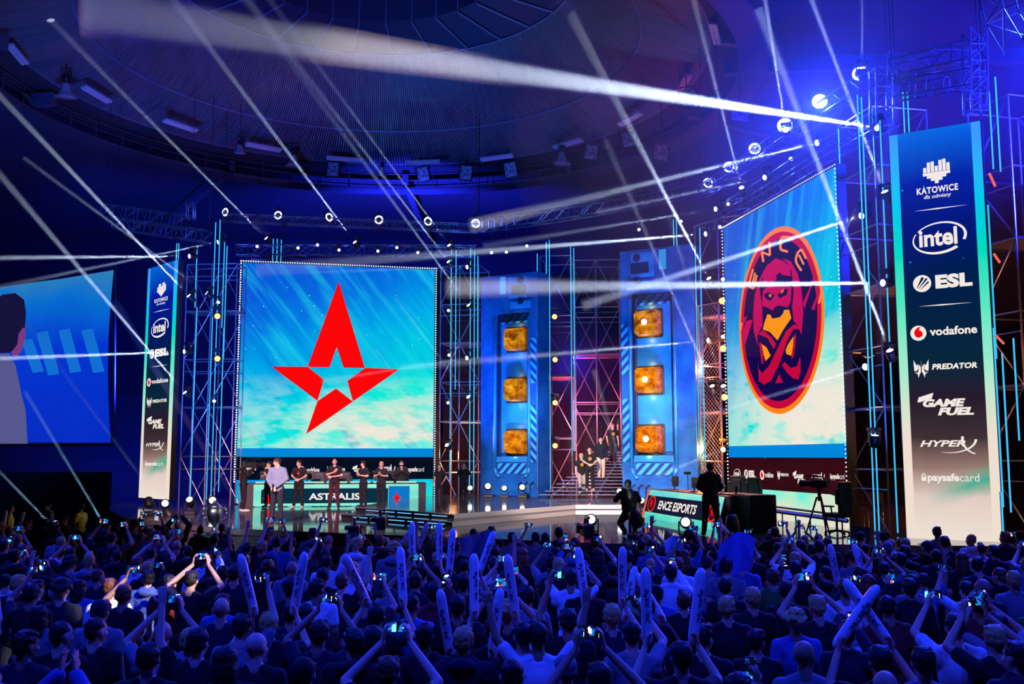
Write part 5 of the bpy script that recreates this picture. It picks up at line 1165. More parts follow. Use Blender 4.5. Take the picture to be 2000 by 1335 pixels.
def shoe_mesh(pose):
    mb = MB(); g = limbs(pose)
    for c in 'RL': cap(mb, g['a' + c] + Vector((0, -.035, -.035)), g['t' + c] + Vector((0, .02, .005)), .052, .044); cap(mb, g['a' + c] + Vector((0, 0, -.03)), g['a' + c] + Vector((0, 0, .03)), .05)
    return remesh(mb, .012, 2)
def hair_mesh(pose, kind):
    HM = head_matrix(pose); Q = HM.to_3x3(); mb = MB(); rnd = random.Random(kind + str(pose.get('head')))
    def E(x, y, z, a, b_, c, nu=16, nv=12): mb.ell(HM @ Vector((x, y, z)), a, b_, c, Q, nu, nv)
    if kind in ('short', 'crop', 'cap', 'bun', 'tail'):
        k = 0 if kind == 'crop' else .006
        E(0, -.022, .042, .081 + k, .094 + k, .085 + k); E(0, -.06, .0, .072 + k, .05 + k, .07)
        if kind == 'short':
            for i in range(16): a = rnd.uniform(-1, 1); bq = rnd.uniform(-.6, 1); E(.055 * a, .055 * bq - .01, .105 + rnd.uniform(-.01, .015) - .03 * abs(bq) * abs(a), .024, .03, .018, 8, 6)
    if kind == 'quiff': E(0, -.022, .042, .082, .095, .088); E(0, -.055, 0, .073, .05, .07); E(0, .05, .115, .05, .04, .03); E(.01, .03, .13, .045, .05, .022)
    if kind == 'long': E(0, -.022, .04, .092, .1, .09); E(0, -.075, -.07, .088, .055, .14); E(.065, -.02, -.07, .03, .06, .12); E(-.065, -.02, -.07, .03, .06, .12); E(0, -.09, -.17, .075, .04, .1)
    if kind == 'curly':
        for i in range(70):
            a = rnd.uniform(0, 6.28); ph = rnd.uniform(.1, 1.9); r_ = .105
            x, y, z = r_ * math.sin(ph) * math.cos(a), r_ * math.sin(ph) * math.sin(a) - .02, r_ * math.cos(ph) + .03
            if y > .06 and z < .06: continue
            E(x * .95, y, z, .03, .03, .028, 7, 5)
        E(0, -.022, .042, .086, .1, .09)
    if kind == 'bun': E(0, -.06, .13, .042, .042, .04)
    if kind == 'tail': E(0, -.125, .03, .03, .035, .03); E(0, -.135, -.05, .026, .024, .09)
    if kind == 'cap': E(0, -.012, .05, .089, .104, .072); cap(mb, HM @ Vector((-.05, .09, .06)), HM @ Vector((.05, .09, .06)), .012); E(0, .12, .055, .07, .06, .009)
    if kind == 'beanie': E(0, -.014, .055, .09, .106, .088); 
    me = remesh(mb, .0095, 2); me.update()
    for v in me.vertices:
        p = v.co; v.co = p + v.normal * (.008 if kind not in ('cap', 'beanie') else .001) * noise.noise(Vector((p.x * 75, p.y * 75, p.z * 34)))
    return me
def dressed(name, pose, kind, hairk, mats, label, cat, loc, rotz, scale=1.0, group=None, shoes=True, voxel=.0095):
    """one continuous body; clothing and hair as its children. mats: skin, shirt, trousers, hair, shoes"""
    o = bpy.data.objects.new(name, body_mesh(pose, voxel)); COL.objects.link(o); o.data.materials[0] = mats[0]
    o.location = loc; o.rotation_euler = (0, 0, rotz); o.scale = (scale,) * 3; tag(o, label, cat, group)
    def put(nm, me, m_):
        me.materials.append(m_); c = bpy.data.objects.new(nm, me); COL.objects.link(c); c.parent = o; return c
    put('shirt' if kind == 'tee' else 'jacket' if kind == 'jacket' else 'hoodie', shirt_mesh(pose, kind), mats[1]); put('trousers', trouser_mesh(pose), mats[2])
    if hairk: put('hair' if hairk not in ('cap', 'beanie') else hairk, hair_mesh(pose, hairk), mats[3])
    if shoes: put('shoes', shoe_mesh(pose), mats[4])
    return o
C = lambda n, r_, g_, b_, ro=.85: mat(n, rgb(r_, g_, b_), ro, 0, .2, 25)
BLK = C('black cloth', 10, 10, 13); JER = C('black jersey', 20, 18, 24); NAV = C('navy cloth', 16, 19, 40); GRY = C('grey cloth', 120, 122, 130); WHT = C('white cloth', 225, 225, 230); DEN = C('dark denim', 24, 28, 44)
BEI = C('beige trousers', 205, 190, 165); STO = C('stone trousers', 170, 160, 148); JKT = C('blue grey tweed jacket', 118, 138, 160); RED = C('maroon cloth', 120, 22, 26); YEL = mat('hi-vis yellow', rgb(225, 235, 20), .6, 0, .05); GRN = C('green cloth', 60, 110, 40)
PLA = C('blue shirt', 80, 100, 170); SHW = C('white shoes', 225, 215, 200); SHB = C('black shoes', 22, 22, 24); SHT = C('tan shoes', 200, 165, 130); BRR = C('dark red trousers', 70, 18, 26)
HB = mat('black hair', rgb(10, 8, 9), .6, 0, .3, 40); HD = mat('dark brown hair', rgb(24, 16, 12), .6, 0, .3, 40); HBl = mat('blond hair', rgb(205, 165, 95), .6, 0, .2, 40); HR = mat('reddish hair', rgb(120, 66, 32), .6, 0, .3, 40); HG = mat('grey hair', rgb(130, 128, 128), .6, 0, .2, 40)

def chest_mark(o, shape, m_, pose, z=1.3, r=.07):
    mb = MB(); y = .15 * pose.get('build', 1) + .0
    g = limbs(pose); y = g['chest'].y + .112 * pose.get('build', 1) + .02
    if shape == 'star': pts = [(0, 1.2), (-.3, .1), (-1, .1), (-.38, -.3), (-.5, -1), (.28, -.45), (.95, .1), (.32, .1)]
    else: pts = [(math.cos(a * .524), math.sin(a * .524)) for a in range(12)]
    mb.plate([(a * r, z + b_ * r) for a, b_ in pts], y - .012, y + .008)
    c = mb.build('shirt_emblem', m_, o)
M_EMR = mat('red emblem', rgb(225, 20, 30), .6, 0, .05); M_EMO = mat('gold emblem', rgb(196, 120, 40), .6, 0, .05)
PI = math.pi
CLAP = dict(eR=(.27, .06, 1.2), wR=(.06, .27, 1.26), eL=(-.27, .06, 1.2), wL=(-.06, .27, 1.24), dR=(-.3, .4, .8), dL=(.3, .4, .8), nR=(-1, 0, 0), nL=(1, 0, 0), cR=.12, cL=.12)
HANDS = dict(eR=(.27, .02, 1.2), wR=(.07, .22, 1.08), eL=(-.27, .02, 1.2), wL=(-.07, .22, 1.06), dR=(-1, .3, -.1), dL=(1, .3, -.1), nR=(0, -1, 0), nL=(0, -1, 0))
FOLD = dict(eR=(.27, .05, 1.2), wR=(-.02, .2, 1.3), eL=(-.27, .05, 1.18), wL=(.05, .21, 1.13), dR=(-.6, .2, .7), dL=(1, .1, 0), nR=(0, -1, 0), nL=(0, -1, 0))
PRAY = dict(eR=(.26, .1, 1.22), wR=(.035, .25, 1.37), eL=(-.26, .1, 1.22), wL=(-.035, .25, 1.37), dR=(-.1, .1, 1), dL=(.1, .1, 1), nR=(-1, 0, 0), nL=(1, 0, 0), cR=.1, cL=.1)
FRONT = dict(eR=(.28, .02, 1.2), wR=(.05, .2, .98), eL=(-.28, .02, 1.2), wL=(-.05, .21, 1.0), dR=(-.6, .3, -.5), dL=(.6, .3, -.5), nR=(0, -1, 0), nL=(0, -1, 0))
def P0(base, **k): d = dict(base); d.update(k); return d
def stand_at(u, v, z): p = G(u, v, z); return Vector((p.x, p.y, z))
def hgt(u, vtop, loc):                                  # scale so that the head top is where the photo has it
    Y = loc.y; return max(.9, min(1.1, (P(u, vtop, Y).z - loc.z) / 1.785))
gp = 'players lined up by the long desk'
for (u, v, vt, pose, hk, hm, tr_, sh, rz, lab, mark) in [
        (524, 991, 901, P0(CLAP, head=(-30, 0, 0)), 'short', HD, BLK, SHB, -20, 'player half hidden behind the grey-jacketed host', None),
        (583, 992, 898, P0(HANDS, head=(-40, 5, 0), aR=(.2, -.02, .09), aL=(-.14, -.02, .09)), 'short', HD, BLK, SHW, -5, 'dark-haired player in black jersey and white shoes, right of the host', 'star'),
        (652, 992, 895, P0(FOLD, head=(8, 0, 0), aR=(.16, -.02, .09), aL=(-.16, -.02, .09)), 'crop', HD, BRR, SHB, 0, 'tall player in dark red trousers standing before the desk lettering', 'star'),
        (709, 990, 900, P0(CLAP, head=(-60, 0, 0)), 'quiff', HD, BLK, SHB, -40, 'clapping player turned sideways, left of the blond player', None),
        (744, 988, 901, P0(CLAP, head=(10, 5, 0), build=1.02), 'short', HBl, BLK, SHB, -8, 'blond player clapping, left of the bearded man', 'star'),
        (783, 987, 899, P0(PRAY, build=1.14), 'short', HB, BLK, SHB, 10, 'bearded man in dark sweater with hands pressed together', None)]:
    L = stand_at(u, v, 0); s = hgt(u, vt, L)
    o = dressed('person', pose, 'tee' if mark or u != 783 else 'hood', hk, (SK[0], JER, tr_, hm, sh), lab, 'person', L, PI + R(rz), s)
    if mark: chest_mark(o, mark, M_EMR, pose)
    if u == 783:
        bd = MB(); HM = head_matrix(pose); bd.ell(HM @ Vector((0, .045, -.07)), .055, .05, .042, HM.to_3x3()); c = bd.build('beard', HB, o, True)
pose = P0(FRONT, head=(-62, 4, 0), aR=(.13, .02, .09), aL=(-.11, -.04, .09), build=1.05)
L = stand_at(540, 1021, 0); host = dressed('person', pose, 'jacket', 'short', (SK[0], JKT, DEN, HD, SHT), 'host in blue-grey jacket and dark jeans standing nearest on the left stage', 'person', L, PI - R(14), hgt(540, 893, L))
mc = thing('microphone', 'black handheld microphone in the hands of the grey-jacketed host', 'microphone', host.matrix_basis @ Vector((.0, .28, .95)), 0); MB().lathe([(.012, -.1), (.017, .06), (.026, .08), (.026, .11), (.015, .13)], n=10).build('body', M_BLACK, mc, True)
WALK = dict(kR=(.1, .16, .52), aR=(.11, .12, .11), kL=(-.1, .02, .5), aL=(-.11, -.12, .1))
tz = lambda Y: max(.3, next((z for y_, z in reversed(TREADS) if y_ <= Y), .3))
for (u, v, vt, z, pose, kind, hk, hm, top, tr_, sh, rz, lab, mark) in [
        (1136, 968, 885, .3, P0(WALK, head=(0, -8, 0), eL=(-.27, -.05, 1.2), wL=(-.2, .12, 1.02)), 'tee', 'short', HBl, JER, STO, SHB, 8, 'fair-haired player in stone trousers stepping off the staircase first', 'disc'),
        (1152, 955, 873, None, P0(HANDS, head=(0, -12, 0)), 'tee', 'quiff', HB, JER, BLK, SHT, 4, 'dark-haired player second on the staircase in black trousers', 'disc'),
        (1174, 934, 853, None, P0(WALK, head=(8, -14, 0)), 'jacket', 'short', HD, NAV, BEI, SHB, 5, 'man in navy jacket and cream trousers on the staircase', None),
        (1197, 908, 826, None, P0(WALK, head=(12, -12, 0), eR=(.25, -.06, 1.2), wR=(.24, .05, .96)), 'tee', 'short', HR, JER, DEN, SHB, 10, 'player highest in full view on the staircase, by the right column', 'disc')]:
    if z is None:
        best = min(TREADS, key=lambda t_: abs(P(u, v, t_[0] + .2).z - t_[1])); L = P(u, v, best[0] + .2); L.z = best[1]
    else: L = stand_at(u, v, z)
    pose = dict(pose); o = dressed('person', pose, kind, hk, (SK[0], top, tr_, hm, sh), lab, 'person', L, PI + R(rz), hgt(u, vt, L))
    if mark: chest_mark(o, 'disc', M_EMO, pose, 1.31, .075)
L = P(1217, 880, 47.2); L.z = 2.2; dressed('person', P0(ST, head=(10, -5, 0)), 'tee', 'short', (SK[1], JER, BLK, HD, SHB), 'player at the top of the stairs half behind the right column', 'person', L, PI, 1.0)
# crew on and beside the stage
def video_camera(loc, rz, label, s=1.0):
    o = thing('video_camera', label, 'camera', loc, rz); o.scale = (s, s, s)
    MB().bbox(-.07, .07, -.22, .16, -.07, .09, .02).build('body', M_BLACK, o); MB().tube((0, .15, .01), (0, .34, .01), .055, .06, 12).bbox(-.08, .08, .34, .42, -.06, .08, .01).build('zoom_lens', M_DARK, o, False)
    MB().bbox(-.13, -.07, .0, .12, .02, .08, .01).build('viewfinder', M_BLACK, o); MB().path([(0, -.12, .09), (0, -.1, .16), (0, .1, .16), (0, .12, .09)], .014).build('handle', M_BLACK, o); MB().tube((.04, .05, .17), (.04, .3, .17), .02, .02, 8).build('microphone_tube', M_DARK, o)
    return o
SHOULDER = dict(eR=(.28, .1, 1.28), wR=(.16, .3, 1.5), eL=(-.25, .14, 1.3), wL=(-.02, .36, 1.52), nR=(-1, 0, 0), nL=(1, 0, 0), cR=.5, cL=.5, head=(-6, 0, 8))
L = stand_at(474, 999, 0); o = dressed('person', SHOULDER, 'hood', 'cap', (SK[1], BLK, BLK, BLK, SHW), 'cameraman in black at the left edge of the star screen', 'person', L, R(-62), hgt(474, 899, L)); video_camera(o.matrix_basis @ Vector((.1, .2, 1.62)), R(-62), 'black shoulder video camera at the left edge of the star screen', 1.25)
for (u, v, vt, pose, hk, lab, rz, kind) in [(858, 968, 908, P0(ST, head=(20, 0, 0), eL=(-.3, -.04, 1.2), wL=(-.22, .1, 1.0)), 'crop', 'crew man in black T-shirt right of the star screen border', PI - .3, 'tee'), (905, 966, 903, SHOULDER, 'short', 'crew man in black by the scaffold left of the left blue column', PI + .4, 'hood')]:
    L = stand_at(u, v + 8, 0); L.y = 41.5; L.x = P(u, v, 41.5).x; dressed('person', pose, kind, hk, (SK[1], BLK, BLK, HD, SHB), lab, 'person', L, rz, hgt(u, vt, L))
L = stand_at(1389, 1046, 0); dressed('person', P0(FRONT, head=(10, -6, 0), aR=(.2, -.02, .09), aL=(-.17, .02, .09), kR=(.15, .02, .5), kL=(-.13, .03, .5), build=1.1), 'hood', 'short', (SK[1], BLK, BLK, HB, SHB), 'cameraman in black standing with back turned before the slanted desk', 'person', L, R(-8), hgt(1389, 903, L))
CROUCH = dict(drop=.42, lean=.16, neck=(0, .17, 1.12), head=(0, -4, 0), eR=(.3, .24, .86), wR=(.12, .44, .98), eL=(-.3, .24, .86), wL=(-.12, .44, .98), kR=(.19, .42, .5), aR=(.15, .08, .1), kL=(-.19, .3, .3), aL=(-.14, -.12, .12), tL=(-.15, -.02, .05), build=1.12)
L = stand_at(1230, 1046, 0); dressed('person', CROUCH, 'hood', 'short', (SK[1], BLK, BLK, HB, SHB), 'crouching cameraman in black with back turned left of the slanted desk', 'person', L, R(4), 1.0); video_camera(L + Vector((.02, .62, 1.08)), R(4), 'video camera held by the crouching cameraman', 1.0)
# tripod with camera by the crest screen
L = G(1603, 1046, 0); o = thing('camera_tripod', 'black camera tripod standing before the crest screen corner', 'tripod', L, R(20))
for k in range(3): a = k * 2.094 + .3; MB().tube((.06 * math.cos(a), .06 * math.sin(a), .95), (.36 * math.cos(a), .36 * math.sin(a), .01), .024, .018).build('leg', M_BLACK, o)
MB().tube((0, 0, .85), (0, 0, 1.12), .045).ell((0, 0, 1.14), .07, .07, .05).build('head_bowl', M_BLACK, o); MB().tube((0, 0, 1.15), (.3, -.35, .95), .012).build('pan_handle', M_BLACK, o)
video_camera(L + Vector((0, 0, 1.26)), R(40), 'black video camera mounted on the tripod before the crest screen', 1.2)
for (u, v, lab) in [(1674, 1030, 'left of the grey board'), (1712, 1024, 'behind the grey board')]:
    L = G(u, v, 0); o = thing('folding_chair', 'folding chair between crest screen and nearest banner, ' + lab, 'chair', L, R(160))
    MB().bbox(-.2, .2, -.2, .2, .43, .46, .01).build('seat', M_DARK, o); MB().bbox(-.2, .2, .18, .21, .6, .92, .01).build('backrest', mat('brown backrest', rgb(96, 62, 56), .6), o)
    for sx in (-1, 1): MB().path([(sx * .2, -.22, 0), (sx * .2, .2, .92)], .013).build('leg', M_STEEL, o); MB().path([(sx * .2, .24, 0), (sx * .2, -.16, .44)], .013).build('leg', M_STEEL, o)
# silver trophy on its round pedestal, before the stage
L = P(418, 1042, 26.8); zt_ = L.z
o = thing('trophy_pedestal', 'dark round pedestal under the silver trophy', 'pedestal', (L.x, L.y, -1.35)); MB().lathe([(.3, 0), (.3, zt_ + 1.28), (.52, zt_ + 1.29), (.52, zt_ + 1.35)], n=28).build('column', mat('glossy dark pedestal', rgb(16, 18, 26), .15), o)
MB().lathe([(.53, zt_ + 1.3), (.53, zt_ + 1.335)], n=28).build('pedestal_band', mat('chrome', rgb(210, 218, 230), .26, 1, .02), o)
o = thing('trophy', 'large silver trophy cup with curved handles on the dark pedestal', 'trophy', (L.x, L.y, zt_)); CH = mat('chrome', rgb(210, 218, 230), .26, 1, .02)
MB().lathe([(.2, 0), (.2, .03), (.11, .06), (.05, .12), (.045, .2), (.09, .27), (.16, .36), (.2, .48), (.21, .62), (.17, .7), (.19, .72), (.15, .74), (.08, .8), (.03, .86), (.02, .88)], n=28).build('cup', CH, o, True)
for s in (1, -1): MB().path([(s * .19, 0, .66), (s * .28, 0, .69), (s * .32, 0, .58), (s * .3, 0, .45), (s * .23, 0, .36), (s * .14, 0, .33)], .02, 8).build('handle', CH, o, True)
# guards and onlookers in the dark at the left
for (u, v, vt, pose, kind, hk, top, hm, lab, rz) in [(21, 1090, 984, P0(ST, head=(40, 0, 0)), 'tee', 'crop', YEL, HB, 'guard in yellow vest at the far left edge', -1.2), (160, 1086, 982, P0(HANDS, head=(0, 0, 0)), 'tee', 'short', YEL, HD, 'guard in yellow vest seen from the side, right of the onlookers', 1.3),
        (95, 1080, 980, P0(FOLD, head=(0, 0, 0)), 'hood', 'short', GRY, HD, 'onlooker with folded arms in grey between the two yellow-vested guards', 2.6), (57, 1105, 1012, P0(ST, head=(10, 0, 0)), 'jacket', 'crop', BLK, HB, 'man in dark suit in front of the folded-arms onlooker', 2.9), (128, 1100, 1005, P0(FRONT), 'hood', 'crop', BLK, HB, 'shadowy man in black beside the right yellow-vested guard', 2.4)]:
    Y = (1.95 - .42) * FPX / (vt - 890); L = P(u, vt, Y); L.z = -1.35
    dressed('person', pose, kind, hk, (SK[1], top, BLK, hm, SHB), lab, 'person', L, rz, .99)
# ------------------------------------------------------------------ the crowd on the hall floor
FZ = -1.35
UPR = dict(dR=(-.15, .1, 1), dL=(.15, .1, 1))
POSES = {
    'look': P0(ST), 'look_left': P0(ST, head=(28, 0, 3)), 'look_right': P0(ST, head=(-32, 4, -3), build=1.08),
    'one_phone': P0(ST, eR=(.32, .24, 1.58), wR=(.17, .40, 1.80), dR=(-.3, .15, 1), nR=(-.9, .4, 0), cR=.5, head=(-4, 8, 0)),
    'two_phone': P0(ST, eR=(.34, .20, 1.58), wR=(.105, .38, 1.82), eL=(-.34, .20, 1.58), wL=(-.105, .38, 1.82), nR=(-1, .3, 0), nL=(1, .3, 0), cR=.55, cL=.55, head=(0, 10, 0), **UPR),
    'face_phone': P0(ST, eR=(.28, .2, 1.34), wR=(.105, .42, 1.58), eL=(-.28, .2, 1.34), wL=(-.105, .42, 1.58), nR=(-1, .3, 0), nL=(1, .3, 0), cR=.55, cL=.55, **UPR),
    'high_phone': P0(ST, eR=(.28, .12, 1.72), wR=(.19, .22, 1.98), dR=(-.1, .1, 1), nR=(-.9, .4, 0), cR=.5, head=(-8, 12, 0)),
    'wave': P0(ST, eR=(.31, .02, 1.68), wR=(.33, .1, 1.95), dR=(.05, .1, 1), nR=(0, 1, 0), cR=.12, head=(10, 6, 0)),
    'sticks_high': P0(ST, eR=(.34, .18, 1.46), wR=(.23, .32, 1.69), eL=(-.34, .18, 1.46), wL=(-.21, .32, 1.69), nR=(-1, .2, 0), nL=(1, .2, 0), cR=1.1, cL=1.1, **UPR),
    'sticks_low': P0(ST, eR=(.33, .14, 1.26), wR=(.22, .36, 1.44), eL=(-.33, .14, 1.26), wL=(-.22, .36, 1.44), nR=(-1, .2, 0), nL=(1, .2, 0), cR=1.1, cL=1.1, head=(14, 0, 0), **UPR),
    'clap': P0(ST, eR=(.27, .14, 1.7), wR=(.06, .22, 1.92), eL=(-.27, .14, 1.7), wL=(-.06, .22, 1.92), dR=(-.1, .1, 1), dL=(.1, .1, 1), nR=(-1, 0, 0), nL=(1, 0, 0), cR=.1, cL=.1),
    'arms_up': P0(ST, eR=(.36, .05, 1.66), wR=(.42, .12, 1.92), eL=(-.36, .05, 1.66), wL=(-.42, .12, 1.92), dR=(.1, .1, 1), dL=(-.1, .1, 1), nR=(0, 1, 0), nL=(0, 1, 0), cR=1.3, cL=.2, head=(0, 8, 0)),
    'tall_phone': P0(ST, eR=(.29, .2, 1.4), wR=(.16, .42, 1.64), dR=(-.1, .15, 1), nR=(-.7, .6, 0), cR=.5),
}
KIND = dict(look='tee', look_left='hood', look_right='tee', one_phone='tee', two_phone='tee', face_phone='hood', high_phone='tee', wave='tee', sticks_high='tee', sticks_low='hood', clap='hood', arms_up='tee', tall_phone='jacket')
ACT = dict(look='watching', look_left='looking left', look_right='looking right', one_phone='filming one-handed', two_phone='filming two-handed', face_phone='filming eye-level', high_phone='filming arm-stretched',
           wave='waving', sticks_high='raising sticks', sticks_low='holding sticks', clap='clapping overhead', arms_up='cheering arms-up', tall_phone='filming upright')
_bm, _sm, _tm, _hm = {}, {}, {}, {}
def proto(pn):
    if pn not in _bm:
        _bm[pn] = body_mesh(POSES[pn], .0095); _sm[pn] = shirt_mesh(POSES[pn], KIND[pn]); _sm[pn].materials.append(BLK); tk = 'trousers'
    if not _tm: _tm['t'] = trouser_mesh(P0(ST)); _tm['t'].materials.append(DEN)
def hairm(pn, hk):
    if (pn, hk) not in _hm: _hm[pn, hk] = hair_mesh(POSES[pn], hk); _hm[pn, hk].materials.append(HD)
    return _hm[pn, hk]
def over(o, i, m_): o.material_slots[i].link = 'OBJECT'; o.material_slots[i].material = m_
TOPS = [('black top', BLK, 44), ('navy top', NAV, 15), ('grey top', GRY, 13), ('white top', WHT, 11), ('blue shirt', PLA, 8), ('maroon top', RED, 3), ('green top', GRN, 3)]
HAIRS = [('short-haired', 'short', 40), ('crop-haired', 'crop', 18), ('quiff-haired', 'quiff', 10), ('long-haired', 'long', 9), ('capped', 'cap', 8), ('curly-haired', 'curly', 6), ('beanie-wearing', 'beanie', 3), ('bald', None, 4), ('bun-haired', 'bun', 2), ('ponytailed', 'tail', 3)]
ACTS = [('look', 30), ('look_left', 16), ('look_right', 15), ('one_phone', 8), ('two_phone', 8), ('face_phone', 7), ('high_phone', 3), ('wave', 3), ('sticks_low', 1), ('clap', 2), ('arms_up', 1), ('tall_phone', 4)]
rnd = random.Random(5)
def pick(lst): t_ = rnd.uniform(0, sum(x[-1] for x in lst)); 
def pick(lst):
    t_ = rnd.uniform(0, sum(x[-1] for x in lst))
    for x in lst:
        t_ -= x[-1]
        if t_ <= 0: return x
    return lst[-1]
HAIRCOL = [HB, HB, HD, HD, HD, HD, HR, HBl]
def proj(p):
    q = Vector(p) - EYE; f = q.y * math.cos(PITCH) + q.z * math.sin(PITCH); up_ = -q.y * math.sin(PITCH) + q.z * math.cos(PITCH)
    return 1000 + FPX * q.x / f, 667.5 - FPX * up_ / f
def edge_y(x):
    if x < front[0][0]: return 26.5
    for a, b in zip(front, front[1:]):
        if a[0] <= x <= b[0]: return a[1] + (b[1] - a[1]) * (x - a[0]) / (b[0] - a[0])
    return front[-1][1]
# people singled out in the photograph: pixel of the head top, what they do, hair, top
ANCH = [(340, 1034, 'look_right', 'short', BLK, 1.05), (432, 1167, 'look', None, NAV, 1), (186, 1206, 'look_right', 'crop', BLK, 1), (290, 1256, 'look', 'short', BLK, 1), (48, 1232, 'look_right', 'short', NAV, 1), (118, 1214, 'look_right', 'crop', BLK, 1),
        (120, 1132, 'look', 'curly', NAV, 1), (215, 1130, 'look', 'short', WHT, 1), (240, 1142, 'one_phone', 'short', BLK, 1), (372, 1115, 'two_phone', 'short', BLK, 1), (195, 1172, 'look', 'cap', GRY, 1), (60, 1140, 'one_phone', 'short', BLK, 1), (385, 1228, 'wave', 'short', BLK, 1), (372, 1226, 'look_right', 'crop', NAV, 1), (470, 1200, 'high_phone', 'short', GRY, 1), (440, 1262, 'look', 'long', BLK, 1),
        (689, 1096, 'look_right', 'crop', WHT, 1), (618, 1131, 'look_right', 'short', WHT, 1), (567, 1128, 'look', 'short', BLK, 1), (803, 1160, 'look_right', 'quiff', PLA, 1), (829, 1216, 'look', 'crop', BLK, 1), (893, 1163, 'look', 'short', BLK, 1), (690, 1229, 'look_left', 'short', BLK, 1), (728, 1222, 'look', 'long', NAV, 1), (622, 1212, 'two_phone', 'short', NAV, 1), (756, 1284, 'two_phone', 'short', BLK, 1), (592, 1285, 'look', 'cap', GRN, 1), (1000, 1288, 'look', 'crop', BLK, 1), (905, 1225, 'sticks_low', 'short', NAV, 1),
        (735, 1180, 'sticks_high', 'short', BLK, 1), (825, 1100, 'sticks_high', 'short', NAV, 1), (905, 1120, 'sticks_high', 'short', BLK, 1), (965, 1205, 'sticks_high', 'short', BLK, 1), (525, 1196, 'sticks_high', 'short', NAV, 1),
        (1051, 1218, 'arms_up', 'short', WHT, 1), (1331, 1254, 'sticks_high', 'short', BLK, 1), (1172, 1296, 'two_phone', 'short', NAV, 1), (1234, 1214, 'one_phone', 'crop', GRY, 1), (1110, 1190, 'high_phone', 'short', BLK, 1), (1195, 1180, 'sticks_high', 'short', NAV, 1), (1262, 1165, 'sticks_low', 'short', BLK, 1), (1372, 1220, 'look_right', 'short', BLK, 1), (1420, 1165, 'look_right', 'short', BLK, 1), (1470, 1147, 'look', 'short', BLK, 1), (1310, 1102, 'tall_phone', 'short', WHT, 1), (1090, 1090, 'one_phone', 'short', BLK, 1), (1022, 1216, 'look', 'crop', BLK, 1), (1115, 1112, 'two_phone', 'short', WHT, 1), (1030, 1145, 'one_phone', 'short', GRY, 1),
        (1570, 1251, 'look_right', None, GRY, 1), (1651, 1131, 'look', 'short', WHT, 1), (1735, 1163, 'look_right', 'crop', RED, 1), (1803, 1264, 'look', 'short', PLA, 1), (1598, 1163, 'two_phone', 'short', BLK, 1), (1536, 1135, 'look', 'short', BLK, 1), (1680, 1107, 'sticks_low', 'short', BLK, 1), (1720, 1262, 'sticks_high', 'short', BLK, 1), (1866, 1200, 'one_phone', 'short', WHT, 1), (1946, 1222, 'two_phone', 'short', BLK, 1), (1985, 1254, 'look_left', 'short', NAV, 1), (1910, 1160, 'look', 'short', RED, 1), (1920, 1130, 'look_left', None, NAV, 1), (1980, 1115, 'look', 'short', GRY, 1), (1776, 1130, 'tall_phone', 'short', BLK, 1), (1845, 1047, 'look', 'short', BLK, 1), (1810, 1056, 'look_left', 'cap', BLK, 1), (1766, 1065, 'look_left', 'short', BLK, 1), (1880, 1078, 'look_right', 'long', BLK, 1), (1910, 1088, 'look_right', 'short', NAV, 1), (1600, 1055, 'look', 'short', BLK, 1), (1564, 1055, 'look', 'short', BLK, 1), (1520, 1060, 'high_phone', 'short', BLK, 1),
        (960, 1028, 'look', 'short', BLK, 1), (925, 1032, 'look', 'crop', GRY, 1), (1000, 1040, 'look', 'short', GRY, 1), (1092, 1030, 'look', 'short', BLK, 1), (1065, 1040, 'look', 'crop', GRY, 1), (1240, 1042, 'wave', 'short', BLK, 1), (1262, 1044, 'two_phone', 'short', BLK, 1), (690, 1040, 'face_phone', 'short', BLK, 1), (742, 1045, 'face_phone', 'short', BLK, 1), (540, 1048, 'high_phone', 'short', PLA, 1), (850, 1055, 'wave', 'short', BLK, 1)]
crowd = []; spots = []
for (u, v, pn, hk, top, sc_) in ANCH:
    Y = (1.95 - (FZ + 1.785 * sc_)) * FPX / max(20, v - 890) ; p = P(u, v, Y); crowd.append((p.x, p.y, sc_ * (P(u, v, Y).z - FZ) / 1.785 / sc_, pn, hk, top)); spots.append((p.x, p.y))
y = 6.9
while y < 26:
    dx = .82 + .012 * y; x = -.55 * y
    while x < .55 * y:
        q = (x + rnd.uniform(-.22, .22), y + rnd.uniform(-.25, .25)); x += dx
        if q[1] > min(edge_y(q[0]) - 1.3, 21.2 if q[0] > -7 else 25.5): continue
        if q[0] < -9.5 and q[1] > 21 and rnd.random() < .5: continue
        if any((q[0] - s_[0]) ** 2 + (q[1] - s_[1]) ** 2 < .58 ** 2 for s_ in spots): continue
        if len(crowd) >= 292: continue
        spots.append(q); a = pick(ACTS)[0]; h_ = pick(HAIRS); tp = pick(TOPS); crowd.append((q[0], q[1], rnd.uniform(.93, 1.04), a, h_[1], tp[1]))
    y += .84
MARKS = [(-100, 120, 'video wall'), (120, 250, 'video-wall end'), (250, 350, 'narrow banner'), (350, 460, 'silver trophy'), (460, 560, 'jacketed host'), (560, 660, 'star-screen centre'), (660, 780, 'star-screen right'), (780, 880, 'platform steps'), (880, 1000, 'left column'),
         (1000, 1110, 'staircase foot'), (1110, 1215, 'staircase'), (1215, 1330, 'right column'), (1330, 1430, 'slanted desk'), (1430, 1550, 'crest-screen left'), (1550, 1660, 'crest-screen right'), (1660, 1760, 'right scaffold'), (1760, 1860, 'banner-left half'), (1860, 1960, 'banner-right half'), (1960, 2200, 'frame edge')]
BANDS = [(0, 1060, 'rearmost row'), (1060, 1100, 'far rows'), (1100, 1160, 'middle rows'), (1160, 1235, 'near rows'), (1235, 1400, 'nearest rows')]
HN = {h[1]: h[0] for h in HAIRS}; TN = {id(t_[1]): t_[0] for t_ in TOPS}
